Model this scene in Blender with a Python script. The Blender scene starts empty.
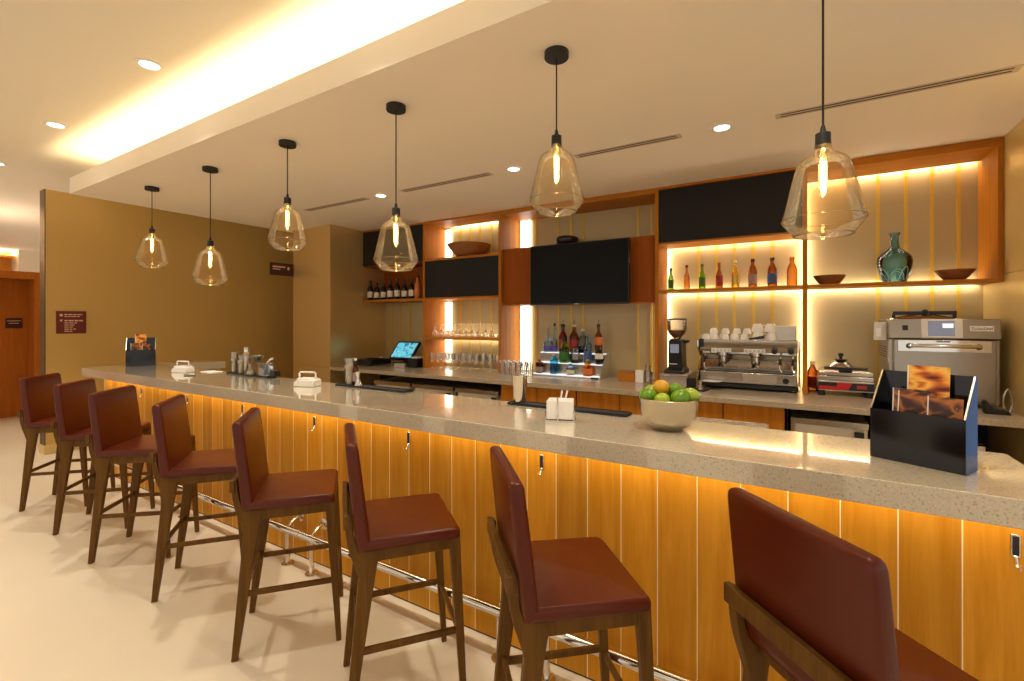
import bpy, math, random
from math import sin, cos, pi, radians
from mathutils import Vector, Matrix

C = bpy.context.scene.collection
SC = bpy.context.scene
random.seed(4)

# ------------------------------------------------------------------ camera, world, exposure
FPX, YAW, HORIZON, EYE = 466.54, 0.549707, 321.386, 1.6
cam_d = bpy.data.cameras.new('camera')
cam_d.sensor_width = 36.0
cam_d.lens = 36.0 * FPX / 1024
cam_d.shift_y = -(340.5 - HORIZON) / 1024
cam_d.clip_start = 0.02
cam = bpy.data.objects.new('camera', cam_d)
cam.location = (0, 0, EYE)
cam.rotation_euler = (pi / 2, 0, YAW)
C.objects.link(cam)
SC.camera = cam

SC.view_settings.view_transform = 'Standard'
SC.view_settings.look = 'None'
SC.view_settings.gamma = 1.0
SC.view_settings.exposure = 0.45
SC.view_settings.use_curve_mapping = False

AMBIENT = 0.66
LED = 26.0           # shelf strips
COVE = 18.0          # ceiling cove
UNDER = 9.0          # strip under the bar top
SPOT = 80.0          # ceiling downlights over the room
SPOT_BAR = 34.0      # downlights behind the bar
BULB = 3.0

def lin(r, g, b):
    def f(c):
        c /= 255.0
        return c / 12.92 if c <= 0.04045 else ((c + 0.055) / 1.055) ** 2.4
    return (f(r), f(g), f(b), 1.0)

WARM = (1.0, 0.93, 0.77)
WARM2 = (1.0, 0.93, 0.77)

w = bpy.data.worlds.new('room_surroundings')
SC.world = w
w.use_nodes = True
nt = w.node_tree
bg = nt.nodes['Background']
bg.inputs['Color'].default_value = (1.0, 0.93, 0.84, 1)
bg.inputs['Strength'].default_value = AMBIENT

def ray(u, v=HORIZON):
    a = (u - 512) / FPX
    return Vector((-sin(YAW) + a * cos(YAW), cos(YAW) + a * sin(YAW), (HORIZON - v) / FPX))
def X(u, y):
    """x of the point at depth y seen along column u of the photograph"""
    r = ray(u)
    return r.x / r.y * y
def Z(u, v, y):
    r = ray(u, v)
    return EYE + r.z / r.y * y

# ------------------------------------------------------------------ materials
M = {}
def new_mat(name):
    m = bpy.data.materials.new(name)
    m.use_nodes = True
    n = m.node_tree
    M[name] = m
    return m, n, n.nodes['Principled BSDF']

def plain(name, col, rough=0.5, metal=0.0, noise=0.0, scale=30.0, bump=0.0, coat=0.0, spec=0.5):
    m, n, b = new_mat(name)
    b.inputs['Base Color'].default_value = col
    b.inputs['Roughness'].default_value = rough
    b.inputs['Metallic'].default_value = metal
    b.inputs['Specular IOR Level'].default_value = spec
    b.inputs['Coat Weight'].default_value = coat
    b.inputs['Coat Roughness'].default_value = 0.1
    if noise or bump:
        t = n.nodes.new('ShaderNodeTexCoord')
        no = n.nodes.new('ShaderNodeTexNoise')
        no.inputs['Scale'].default_value = scale
        no.inputs['Detail'].default_value = 5
        n.links.new(t.outputs['Object'], no.inputs['Vector'])
        if noise:
            mx = n.nodes.new('ShaderNodeMix'); mx.data_type = 'RGBA'
            k0 = [c * (1 - noise) for c in col[:3]] + [1]
            k1 = [min(1, c * (1 + noise)) for c in col[:3]] + [1]
            mx.inputs[6].default_value = k0; mx.inputs[7].default_value = k1
            n.links.new(no.outputs['Fac'], mx.inputs[0])
            n.links.new(mx.outputs[2], b.inputs['Base Color'])
        if bump:
            bp = n.nodes.new('ShaderNodeBump')
            bp.inputs['Strength'].default_value = bump
            bp.inputs['Distance'].default_value = 0.002
            n.links.new(no.outputs['Fac'], bp.inputs['Height'])
            n.links.new(bp.outputs['Normal'], b.inputs['Normal'])
    return m

def emit(name, col, strength):
    m, n, b = new_mat(name)
    b.inputs['Base Color'].default_value = (0.8, 0.8, 0.8, 1)
    b.inputs['Emission Color'].default_value = (*col[:3], 1)
    b.inputs['Emission Strength'].default_value = strength
    return m

def glass(name, col, gloss=0.25, edge=None, rough=0.02, milk=0.0, milk_col=(1, 1, 1, 1), blend=0.35):
    """thin glass: tinted see-through, darker and more mirror-like where it turns away"""
    m, n, b = new_mat(name)
    out = n.nodes['Material Output']
    n.nodes.remove(b)
    tr = n.nodes.new('ShaderNodeBsdfTransparent')
    gl = n.nodes.new('ShaderNodeBsdfGlossy'); gl.inputs['Roughness'].default_value = rough
    gl.inputs['Color'].default_value = (1, 1, 1, 1)
    lw = n.nodes.new('ShaderNodeLayerWeight'); lw.inputs['Blend'].default_value = blend
    mc = n.nodes.new('ShaderNodeMix'); mc.data_type = 'RGBA'
    mc.inputs[6].default_value = col
    mc.inputs[7].default_value = edge or [c * c * 0.6 for c in col[:3]] + [1]
    n.links.new(lw.outputs['Facing'], mc.inputs[0])
    n.links.new(mc.outputs[2], tr.inputs['Color'])
    mp = n.nodes.new('ShaderNodeMath'); mp.operation = 'MULTIPLY'; mp.inputs[1].default_value = gloss * 2
    fr = n.nodes.new('ShaderNodeFresnel'); fr.inputs['IOR'].default_value = 1.5
    n.links.new(fr.outputs[0], mp.inputs[0])
    ms = n.nodes.new('ShaderNodeMixShader')
    n.links.new(mp.outputs[0], ms.inputs[0])
    body = tr.outputs[0]
    if milk:
        tl_ = n.nodes.new('ShaderNodeBsdfTranslucent'); tl_.inputs['Color'].default_value = milk_col
        mk = n.nodes.new('ShaderNodeMixShader'); mk.inputs[0].default_value = milk
        n.links.new(tr.outputs[0], mk.inputs[1]); n.links.new(tl_.outputs[0], mk.inputs[2]); body = mk.outputs[0]
    n.links.new(body, ms.inputs[1]); n.links.new(gl.outputs[0], ms.inputs[2])
    n.links.new(ms.outputs[0], out.inputs['Surface'])
    return m

def wood(name, c0, c1, rough=0.4, axis='Z', scale=6.0, plank=None, seam=None):
    """stretched grain; planks of one width along x when asked for"""
    m, n, b = new_mat(name)
    g = n.nodes.new('ShaderNodeNewGeometry') if plank else n.nodes.new('ShaderNodeTexCoord')
    src = g.outputs['Position'] if plank else g.outputs['Object']
    mp = n.nodes.new('ShaderNodeMapping')
    st = {'X': (0.06, 1, 1), 'Y': (1, 0.06, 1), 'Z': (1, 1, 0.06)}[axis]
    mp.inputs['Scale'].default_value = [s * scale for s in st]
    n.links.new(src, mp.inputs['Vector'])
    no = n.nodes.new('ShaderNodeTexNoise'); no.inputs['Scale'].default_value = 3.0
    no.inputs['Detail'].default_value = 8; no.inputs['Roughness'].default_value = 0.65
    no.inputs['Distortion'].default_value = 0.6
    vec = mp.outputs[0]
    if plank:
        sx = n.nodes.new('ShaderNodeSeparateXYZ'); n.links.new(src, sx.inputs[0])
        ad = n.nodes.new('ShaderNodeMath'); ad.operation = 'SUBTRACT'; ad.inputs[1].default_value = plank[0]
        n.links.new(sx.outputs['X'], ad.inputs[0])
        dv = n.nodes.new('ShaderNodeMath'); dv.operation = 'DIVIDE'; dv.inputs[1].default_value = plank[1]
        n.links.new(ad.outputs[0], dv.inputs[0])
        fl = n.nodes.new('ShaderNodeMath'); fl.operation = 'FLOOR'; n.links.new(dv.outputs[0], fl.inputs[0])
        frc = n.nodes.new('ShaderNodeMath'); frc.operation = 'FRACT'; n.links.new(dv.outputs[0], frc.inputs[0])
        wn = n.nodes.new('ShaderNodeTexWhiteNoise'); wn.noise_dimensions = '1D'
        n.links.new(fl.outputs[0], wn.inputs['W'])
        va = n.nodes.new('ShaderNodeVectorMath'); va.operation = 'MULTIPLY_ADD'
        va.inputs[1].default_value = (9, 9, 9)
        n.links.new(wn.outputs['Color'], va.inputs[0]); n.links.new(mp.outputs[0], va.inputs[2])
        vec = va.outputs[0]
    n.links.new(vec, no.inputs['Vector'])
    cr = n.nodes.new('ShaderNodeValToRGB')
    cr.color_ramp.elements[0].position = 0.3; cr.color_ramp.elements[0].color = c0
    cr.color_ramp.elements[1].position = 0.72; cr.color_ramp.elements[1].color = c1
    n.links.new(no.outputs['Fac'], cr.inputs['Fac'])
    col = cr.outputs['Color']
    if plank:
        hs = n.nodes.new('ShaderNodeHueSaturation')
        mr = n.nodes.new('ShaderNodeMapRange'); mr.inputs[3].default_value = 0.82; mr.inputs[4].default_value = 1.12
        n.links.new(wn.outputs['Value'], mr.inputs[0]); n.links.new(mr.outputs[0], hs.inputs['Value'])
        n.links.new(col, hs.inputs['Color'])
        lt = n.nodes.new('ShaderNodeMath'); lt.operation = 'LESS_THAN'; lt.inputs[1].default_value = 0.022
        n.links.new(frc.outputs[0], lt.inputs[0])
        mx = n.nodes.new('ShaderNodeMix'); mx.data_type = 'RGBA'
        mx.inputs[7].default_value = seam
        n.links.new(lt.outputs[0], mx.inputs[0]); n.links.new(hs.outputs['Color'], mx.inputs[6])
        col = mx.outputs[2]
    n.links.new(col, b.inputs['Base Color'])
    b.inputs['Roughness'].default_value = rough
    b.inputs['Specular IOR Level'].default_value = 0.12
    return m

def stone(name, base, dark, light, rough=0.12, scale=130, coat=0.0):
    m, n, b = new_mat(name)
    g = n.nodes.new('ShaderNodeTexCoord')
    v = n.nodes.new('ShaderNodeTexNoise'); v.inputs['Scale'].default_value = scale; v.inputs['Detail'].default_value = 3
    n.links.new(g.outputs['Object'], v.inputs['Vector'])
    cr = n.nodes.new('ShaderNodeValToRGB')
    e = cr.color_ramp.elements
    e[0].position = 0.32; e[0].color = dark
    e[1].position = 0.44; e[1].color = base
    k = e.new(0.6); k.color = base
    k = e.new(0.7); k.color = light
    n.links.new(v.outputs['Fac'], cr.inputs['Fac'])
    n.links.new(cr.outputs['Color'], b.inputs['Base Color'])
    b.inputs['Roughness'].default_value = rough
    b.inputs['Coat Weight'].default_value = coat
    b.inputs['Coat Roughness'].default_value = 0.03
    b.inputs['Coat IOR'].default_value = 1.7
    return m

def splotch(name, cols, scale=14.0, stretch=(1, 1, 1), rough=0.35, glow=0.0, kind='VORONOI'):
    """printed picture or screen: patches of several colours"""
    m, n, b = new_mat(name)
    g = n.nodes.new('ShaderNodeTexCoord')
    mp = n.nodes.new('ShaderNodeMapping'); mp.inputs['Scale'].default_value = stretch
    mp.inputs['Rotation'].default_value = (0, 0.5, 0)
    n.links.new(g.outputs['Object'], mp.inputs['Vector'])
    no = n.nodes.new('ShaderNodeTexNoise'); no.inputs['Scale'].default_value = scale; no.inputs['Detail'].default_value = 1.5
    no.inputs['Distortion'].default_value = 0.35
    n.links.new(mp.outputs[0], no.inputs['Vector'])
    cr = n.nodes.new('ShaderNodeValToRGB')
    e = cr.color_ramp.elements
    e[0].position = 0.3; e[0].color = cols[0]
    e[1].position = 0.7; e[1].color = cols[-1]
    for i, c in enumerate(cols[1:-1]):
        k = e.new(0.3 + 0.4 * (i + 1) / (len(cols) - 1)); k.color = c
    n.links.new(no.outputs['Fac'], cr.inputs['Fac'])
    n.links.new(cr.outputs['Color'], b.inputs['Base Color'])
    b.inputs['Roughness'].default_value = rough
    if glow:
        n.links.new(cr.outputs['Color'], b.inputs['Emission Color'])
        b.inputs['Emission Strength'].default_value = glow
    return m

plain('ceiling_paint', lin(244, 234, 214), 0.9)
plain('soffit_paint', lin(244, 230, 208), 0.9)
plain('floor_stone', lin(226, 212, 186), 0.33, noise=0.05, scale=1.6, spec=0.4)
plain('olive_wall', lin(204, 166, 92), 0.42, noise=0.03, scale=2)
plain('champagne_panel', lin(216, 186, 118), 0.36, metal=0.2, noise=0.03, scale=2)
plain('satin_column', lin(220, 186, 122), 0.3, metal=0.55)
plain('glass_backed_panel', lin(192, 172, 124), 0.32, metal=0.1, noise=0.02, scale=3)
plain('gold_strip', lin(222, 182, 66), 0.35, metal=0.3)
plain('cream_wall', lin(230, 216, 190), 0.8)
plain('orange_wall', lin(224, 150, 50), 0.6)
wood('maple_planks', lin(198, 128, 22), lin(226, 160, 50), 0.42, 'Z', 7.0, plank=(-1.577, 0.1545), seam=lin(255, 236, 190))
wood('cabinet_wood', lin(166, 96, 20), lin(194, 124, 34), 0.5, 'Z', 7.0)
wood('cabinet_wood_across', lin(170, 100, 24), lin(196, 126, 40), 0.5, 'X', 7.0)
wood('dark_cabinet_wood', lin(142, 68, 8), lin(164, 86, 14), 0.45, 'Z', 6.0)
wood('portal_wood', lin(160, 88, 24), lin(182, 106, 34), 0.4, 'Z', 5.0)
wood('stool_wood', lin(84, 54, 20), lin(116, 80, 32), 0.38, 'Z', 9.0)
wood('bowl_wood', lin(130, 80, 44), lin(170, 112, 66), 0.45, 'X', 12.0)
plain('black_panel', lin(30, 26, 22), 0.5, noise=0.05, scale=5, spec=0.25)
plain('recess_black', lin(14, 12, 11), 0.7)
stone('bar_stone', lin(216, 202, 174), lin(180, 164, 136), lin(226, 214, 190), 0.10, 150, coat=1.0)
stone('counter_stone', lin(182, 164, 136), lin(156, 138, 112), lin(198, 182, 156), 0.16, 110)
plain('leather', lin(88, 30, 9), 0.33, noise=0.06, scale=60, bump=0.06, spec=0.30)
plain('chrome', lin(226, 222, 214), 0.08, metal=1.0)
plain('steel', lin(196, 186, 170), 0.26, metal=1.0, noise=0.04, scale=40)
plain('bowl_steel', lin(196, 188, 172), 0.2, metal=1.0)
plain('oven_steel', lin(168, 160, 148), 0.3, metal=1.0, noise=0.03, scale=30)
plain('brushed_steel', lin(200, 190, 172), 0.34, metal=0.9, noise=0.05, scale=25)
plain('black_plastic', lin(22, 20, 20), 0.35)
plain('black_rubber', lin(26, 22, 20), 0.6)
plain('black_lacquer', lin(18, 15, 14), 0.14)
plain('black_metal', lin(24, 21, 19), 0.45)
plain('screen_black', lin(6, 6, 7), 0.35, spec=0.15)
plain('porcelain', lin(238, 232, 220), 0.18)
plain('paper', lin(240, 234, 222), 0.7)
plain('maroon_sign', lin(106, 26, 20), 0.4)
plain('dark_maroon_sign', lin(60, 12, 14), 0.4)
plain('sign_print', lin(236, 190, 160), 0.6)
plain('vent_dark', lin(66, 46, 34), 0.7)
plain('vent_frame', lin(206, 186, 158), 0.7)
plain('white_trim', lin(240, 232, 218), 0.5)
plain('lime_skin', lin(104, 146, 18), 0.3, noise=0.22, scale=14, bump=0.1)
plain('light_lime_skin', lin(164, 186, 44), 0.3, noise=0.18, scale=14, bump=0.1)
plain('orange_skin', lin(222, 164, 36), 0.4, noise=0.1, scale=14, bump=0.1)
plain('fruit_tip', lin(110, 90, 40), 0.7)
plain('red_print', lin(196, 26, 22), 0.4)
plain('cream_liquid', lin(232, 218, 176), 0.35)
plain('aubergine', lin(44, 20, 22), 0.35)
plain('appliance_white', lin(216, 206, 190), 0.3)
plain('label_cream', lin(232, 222, 200), 0.6)
plain('label_red', lin(170, 50, 36), 0.6)
plain('label_blue', lin(70, 100, 150), 0.6)
plain('label_grey', lin(170, 140, 130), 0.6)
plain('label_orange', lin(220, 120, 50), 0.6)
plain('label_purple', lin(90, 80, 170), 0.6)
plain('label_green', lin(60, 110, 40), 0.6)
plain('gold_foil', lin(206, 170, 80), 0.3, metal=0.8)
plain('wine_dark', lin(16, 12, 10), 0.1)
plain('pale_wine', lin(206, 120, 60), 0.12)
glass('clear_glass', (0.97, 0.96, 0.94, 1), 0.9, edge=(0.80, 0.78, 0.72, 1), milk=0.12, milk_col=(1, 1, 0.96, 1))
glass('amber_glass', (0.99, 0.93, 0.78, 1), 0.36, edge=(0.56, 0.40, 0.17, 1), blend=0.2, milk=0.05, milk_col=(1.0, 0.78, 0.42, 1))
glass('beer_green', (0.56, 0.84, 0.16, 1), 0.35)
glass('beer_dark_green', (0.34, 0.55, 0.12, 1), 0.35)
glass('beer_amber', (0.86, 0.54, 0.22, 1), 0.35)
glass('beer_brown', (0.68, 0.38, 0.20, 1), 0.35)
glass('beer_yellow', (0.99, 0.85, 0.28, 1), 0.35)
glass('teal_glass', (0.42, 0.74, 0.86, 1), 0.7, edge=(0.05, 0.15, 0.18, 1))
glass('blue_glass', (0.25, 0.76, 0.93, 1), 0.35)
glass('ice_blue_glass', (0.68, 0.82, 0.92, 1), 0.4)
glass('orange_glass', (0.97, 0.55, 0.12, 1), 0.35)
glass('cranberry_glass', (0.55, 0.18, 0.12, 1), 0.35)
emit('led', WARM, LED)
emit('led_soft', WARM2, 3.6)
emit('cove_led', (1.0, 0.87, 0.56), COVE)
emit('under_led', (1.0, 0.86, 0.58), UNDER)
plain('aqua_swirl', lin(176, 226, 232), 0.2)
plain('bronze_and_shade', lin(92, 70, 36), 0.5)  # window frames, and the painted shade on the olive wall's end
M_ = emit('daylight_pane', (0.30, 0.52, 1.0), 0.5); M_.node_tree.nodes['Principled BSDF'].inputs['Base Color'].default_value = (0.03, 0.04, 0.06, 1)
emit('corridor_led', (1.0, 0.88, 0.70), 60.0)
emit('lens', (1.0, 0.93, 0.80), 9.0)
emit('filament', (1.0, 0.64, 0.22), 26.0)
emit('acrylic_lit', (0.82, 0.92, 1.0), 0.55)
M_ = emit('oven_screen', (0.62, 0.66, 0.80), 0.16); M_.node_tree.nodes['Principled BSDF'].inputs['Base Color'].default_value = (0.10, 0.10, 0.12, 1)
emit('oven_screen_bright', (0.85, 0.90, 1.0), 0.55)
splotch('till_screen', [lin(40, 120, 150), lin(90, 190, 220), lin(120, 210, 235), lin(60, 90, 110)], 16.0, glow=0.55)
splotch('fries_print', [lin(90, 26, 8), lin(190, 84, 14), lin(240, 150, 30), lin(250, 196, 84), lin(225, 130, 30), lin(160, 40, 14)], 12.0, (1, 1, 2.6))
splotch('snack_print', [lin(30, 14, 8), lin(70, 34, 16), lin(190, 110, 40), lin(60, 26, 12), lin(240, 210, 160)], 15.0, (1, 1, 1.5))

def leather_detail(): pass

# ------------------------------------------------------------------ mesh builder
class MB:
    def __init__(s): s.v, s.f = [], []
    def add(s, vs, fs):
        o = len(s.v); s.v += [tuple(p) for p in vs]; s.f += [tuple(i + o for i in f) for f in fs]; return s
    def box(s, x0, x1, y0, y1, z0, z1):
        return s.add([(x0, y0, z0), (x1, y0, z0), (x1, y1, z0), (x0, y1, z0), (x0, y0, z1), (x1, y0, z1), (x1, y1, z1), (x0, y1, z1)],
                     [(0, 3, 2, 1), (4, 5, 6, 7), (0, 1, 5, 4), (1, 2, 6, 5), (2, 3, 7, 6), (3, 0, 4, 7)])
    def bar(s, a, b, w, h, w2=None, h2=None, up=(0, 0, 1)):
        a, b = Vector(a), Vector(b); d = (b - a).normalized(); u = Vector(up)
        if abs(d.dot(u)) > 0.95: u = Vector((0, 1, 0)) if abs(d.y) < 0.9 else Vector((1, 0, 0))
        r = d.cross(u).normalized(); u = r.cross(d)
        w2 = w if w2 is None else w2; h2 = h if h2 is None else h2
        vs = []
        for p, ww, hh in ((a, w, h), (b, w2, h2)):
            vs += [p - r * ww / 2 - u * hh / 2, p + r * ww / 2 - u * hh / 2, p + r * ww / 2 + u * hh / 2, p - r * ww / 2 + u * hh / 2]
        return s.add(vs, [(3, 2, 1, 0), (4, 5, 6, 7), (0, 1, 5, 4), (1, 2, 6, 5), (2, 3, 7, 6), (3, 0, 4, 7)])
    def prism(s, poly, a, b, axis='y'):
        """poly of 2-D points (counter-clockwise) extruded from a to b along an axis"""
        n = len(poly)
        def P(p, t): return {'y': (p[0], t, p[1]), 'x': (t, p[0], p[1]), 'z': (p[0], p[1], t)}[axis]
        vs = [P(p, a) for p in poly] + [P(p, b) for p in poly]
        fs = [tuple(range(n)), tuple(range(2 * n - 1, n - 1, -1))] + [(i, i + n, (i + 1) % n + n, (i + 1) % n) for i in range(n)]
        return s.add(vs, fs)
    def loft(s, rings, cap0=True, cap1=True):
        n = len(rings[0]); vs = [p for r in rings for p in r]; fs = []
        for k in range(len(rings) - 1):
            for i in range(n):
                j = (i + 1) % n
                fs.append((k * n + i, k * n + j, (k + 1) * n + j, (k + 1) * n + i))
        if cap0: fs.append(tuple(range(n - 1, -1, -1)))
        if cap1: fs.append(tuple(range((len(rings) - 1) * n, len(rings) * n)))
        return s.add(vs, fs)
    def lathe(s, prof, seg=24, c=(0, 0, 0), caps=False, sx=1.0, sy=1.0, axis='z'):
        rings = []
        for r, z in prof:
            ring = []
            for i in range(seg):
                t = 2 * pi * i / seg
                x, y = r * cos(t) * sx, r * sin(t) * sy
                p = (x, y, z) if axis == 'z' else ((x, -z, y) if axis == 'y' else (z, x, y))
                ring.append((p[0] + c[0], p[1] + c[1], p[2] + c[2]))
            rings.append(ring)
        return s.loft(rings, caps, caps)
    def tube(s, pts, r, seg=10, caps=True, r2=None):
        pts = [Vector(p) for p in pts]; rings = []; prev = None
        for k, p in enumerate(pts):
            d = (pts[min(k + 1, len(pts) - 1)] - pts[max(k - 1, 0)]).normalized()
            if prev is None:
                u = Vector((0, 0, 1)) if abs(d.z) < 0.9 else Vector((1, 0, 0))
                u = (u - d * u.dot(d)).normalized()
            else:
                u = (prev - d * prev.dot(d)).normalized()
            prev = u; q = d.cross(u)
            rr = r if r2 is None else r + (r2 - r) * k / (len(pts) - 1)
            rings.append([tuple(p + (u * cos(2 * pi * i / seg) + q * sin(2 * pi * i / seg)) * rr) for i in range(seg)])
        return s.loft(rings, caps, caps)
    def ball(s, c, r, seg=16, rings=10, sc=(1, 1, 1)):
        prof = [(max(1e-4, sin(pi * k / rings)) * r, -cos(pi * k / rings) * r) for k in range(rings + 1)]
        vs0 = MB().lathe(prof, seg)
        return s.add([(p[0] * sc[0] + c[0], p[1] * sc[1] + c[1], p[2] * sc[2] + c[2]) for p in vs0.v], vs0.f)
    def move(s, m):
        s.v = [tuple(m @ Vector(p)) for p in s.v]; return s
    def build(s, name, mat, parent=None, bevel=0.0, smooth=None, loc=(0, 0, 0), rotz=0.0, seg=2):
        me = bpy.data.meshes.new(name)
        me.from_pydata(s.v, [], s.f); me.validate()
        import bmesh
        bm = bmesh.new(); bm.from_mesh(me); bmesh.ops.recalc_face_normals(bm, faces=bm.faces[:]); bm.to_mesh(me); bm.free()
        me.materials.append(M[mat] if isinstance(mat, str) else mat)
        o = bpy.data.objects.new(name, me); C.objects.link(o)
        o.location = loc; o.rotation_euler = (0, 0, rotz)
        if parent: o.parent = parent
        if bevel:
            b = o.modifiers.new('soft_edges', 'BEVEL'); b.width = bevel; b.segments = seg; b.limit_method = 'ANGLE'; b.angle_limit = radians(40)
        if smooth is None: smooth = 35
        if smooth or bevel:
            for p in me.polygons: p.use_smooth = True
            me.set_sharp_from_angle(angle=radians(smooth or 35))
        return o

def box(*a): return MB().box(*a)

def tag(o, label, cat, group=None, kind=None):
    o['label'] = label; o['category'] = cat
    if group: o['group'] = group
    if kind: o['kind'] = kind
    return o
def thing(name, label, cat, loc=(0, 0, 0), rotz=0.0, group=None):
    o = bpy.data.objects.new(name, None); C.objects.link(o)
    o.empty_display_size = 0.05
    o.location = loc; o.rotation_euler = (0, 0, rotz)
    return tag(o, label, cat, group)
def struct(o):
    o['kind'] = 'structure'; return o
def dup(root, loc, rotz=None, label=None, group=None):
    def cp(o, par):
        c = o.copy(); C.objects.link(c)
        if par: c.parent = par
        for ch in o.children: cp(ch, c)
        return c
    r = cp(root, None); r.location = loc
    if rotz is not None: r.rotation_euler = (0, 0, rotz)
    if label: r['label'] = label
    if group: r['group'] = group
    return r
def words(parent, name, text, size, loc, rot, mat, depth=0.0005):
    cu = bpy.data.curves.new(name, 'FONT'); cu.body = text; cu.size = size; cu.extrude = depth
    cu.align_x = 'CENTER'; cu.align_y = 'CENTER'
    t = bpy.data.objects.new(name, cu)
    me = bpy.data.meshes.new_from_object(t)
    bpy.data.objects.remove(t)
    me.materials.append(M[mat])
    o = bpy.data.objects.new(name, me); C.objects.link(o); o.location = loc; o.rotation_euler = rot
    o.parent = parent
    return o

# ================================================================== THE SETTING
ZM, ZS = 3.42, 3.0             # room ceiling, lowered ceiling over the bar
YB = 5.42                      # panelled wall behind the bar
YC = 4.95                      # front plane of the wall cabinets
XL, XR = -7.70, 1.33           # olive wall, right wall
struct(box(-19.5, 5, -4.5, 6.2, -0.12, 0.0).build('floor', 'floor_stone'))
struct(box(-19.5, 5, -4.5, 6.2, ZM, ZM + 0.1).build('ceiling', 'ceiling_paint'))
struct(box(XL - 0.17, XL, 1.85, YB, 0, 3.19).build('wall_left', 'olive_wall'))
struct(box(XL - 0.175, XL + 0.004, 1.840, 1.8495, 0.11, 3.192).build('wall_end_shade', 'bronze_and_shade', bevel=0.002))  # dark facing added so the olive wall's end face looks shaded
struct(box(XL - 0.185, XL + 0.015, 1.835, YB, 0, 0.11).build('baseboard_left', 'champagne_panel', bevel=0.003))
wb = struct(box(XL - 0.17, XR + 0.1, YB, YB + 0.12, 0, ZM).build('wall_back', 'glass_backed_panel'))
for x in (-5.60, -5.41, -5.215, -4.355, -4.201, -4.019, -3.854, -3.658, -2.948, -2.614, -2.441, -2.281, -1.590, -1.437,
          -0.926, -0.744, -0.572, -0.394, -0.22, 0.627, 0.828, 1.004, 1.176):
    box(x - 0.013, x + 0.013, YB - 0.008, YB, 0.945, 2.97).build('metal_strip', 'gold_strip', wb)
wr = MB().box(XR, XR + 0.12, 3.4, YB, 0, 1.952).box(XR, XR + 0.12, 3.4, YB, 1.960, ZS).box(XR + 0.01, XR + 0.12, 3.4, YB, 1.95, 1.962)
struct(wr.build('wall_right', 'champagne_panel', bevel=0.002))
# glazed end wall beyond the bar, daylight outside
struct(MB().box(1.46, 5, 4.60, 4.72, 2.75, ZM).box(4.6, 5, 4.60, 4.72, 0, 2.75).box(1.46, 1.60, 4.60, 4.72, 0, 2.75).build('wall_end', 'cream_wall'))
wn_ = struct(MB().box(1.60, 4.60, 4.64, 4.65, 0.0, 2.75).build('window_1', 'daylight_pane'))
for a_, b_, c_, d_ in ((1.60, 1.66, 0, 2.75), (3.07, 3.13, 0, 2.75), (4.54, 4.60, 0, 2.75), (1.66, 4.54, 2.69, 2.75), (1.66, 4.54, 0.0, 0.08)):
    box(a_, b_, 4.61, 4.69, c_, d_).build('window_frame', 'bronze_and_shade', wn_)
# lowered ceiling: slab, upstand with the light trough behind it, inner riser
sf = MB().box(-6.81, 3.4, 1.828, YB, ZS, ZS + 0.03).box(-6.81, 3.4, 1.828, 1.858, ZS + 0.03, 3.174).box(-6.81, 3.4, 2.50, 2.54, ZS + 0.03, ZM)
sf.box(-6.81, -6.78, 1.858, 2.54, ZS + 0.03, 3.174)
struct(sf.build('trim_1', 'soffit_paint'))
cove = tag(box(-6.70, 3.3, 1.95, 2.02, ZS + 0.03, ZS + 0.05).build('cove_light', 'cove_led'),
           'long light strip hidden in the ceiling trough above the bar', 'light strip')
# satin column beside the till
col = MB()
for z0, z1 in ((0, 0.924), (0.934, 1.973), (1.983, ZS)):
    col.box(-6.62, -5.745, 4.36, YB, z0, z1)
col.box(-6.612, -5.753, 4.368, YB, 0, ZS)
struct(col.build('wall_column', 'satin_column', bevel=0.002))
# corridor beyond the olive wall
struct(box(-17.6, -17.5, -4.5, 6.2, 0, ZM).build('wall_corridor', 'orange_wall'))
struct(box(-17.49, -16.9, 3.56, 6.2, 0, ZM).build('wall_corridor_end', 'cream_wall'))
pt = thing('wood_portal', 'brown wood door portal at far left beyond the olive wall', 'doorway', (-11.2, 1.2, 0))
box(-0.10, 0.0, -3.0, 1.27, 0, 2.30).build('panel', 'portal_wood', pt)
box(-0.35, 0.35, -3.0, 1.47, 2.30, 2.42).build('header', 'portal_wood', pt, bevel=0.004)
box(-0.35, 0.35, 1.27, 1.47, 0, 2.30).build('jamb', 'portal_wood', pt, bevel=0.004)
struct(MB().box(-17.5, -17.1, -4.4, 3.55, 3.22, 3.24).box(-17.12, -17.1, -4.4, 3.55, 3.24, 3.28).build('trim_2', 'orange_wall'))
tag(box(-17.40, -17.32, -4.3, 3.5, 3.241, 3.252).build('corridor_fill_strip', 'corridor_led'), 'hidden light strip washing the corridor ceiling at far left', 'light strip')
ps = tag(box(-11.2, -11.19, 2.205, 2.405, 1.485, 1.655).build('door_sign', 'dark_maroon_sign', bevel=0.002), 'small dark maroon sign on the brown wood portal', 'sign')
for i, (a, b) in enumerate(((0.03, 0.28), (0.06, 0.24))):
    box(-11.190, -11.1885, 2.205 + a * 0.65, 2.205 + b * 0.65, 1.605 - i * 0.04, 1.613 - i * 0.04).build('lettering', 'sign_print', ps)
sw = tag(MB().box(-10.85, -10.842, 2.665, 2.755, 1.05, 1.19).build('light_switch', 'white_trim', bevel=0.002), 'white light switch at edge of the brown wood portal', 'switch')
sw.location = (0, 0, 0)

tag(box(-11.30, -11.27, -1.7, 2.55, 2.425, 2.44).build('corridor_fill_strip', 'corridor_led'), 'added fill light strip, out of view on top of the brown wood portal', 'light strip')  # added strip, out of view, brightens the corridor ceiling and walls
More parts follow.
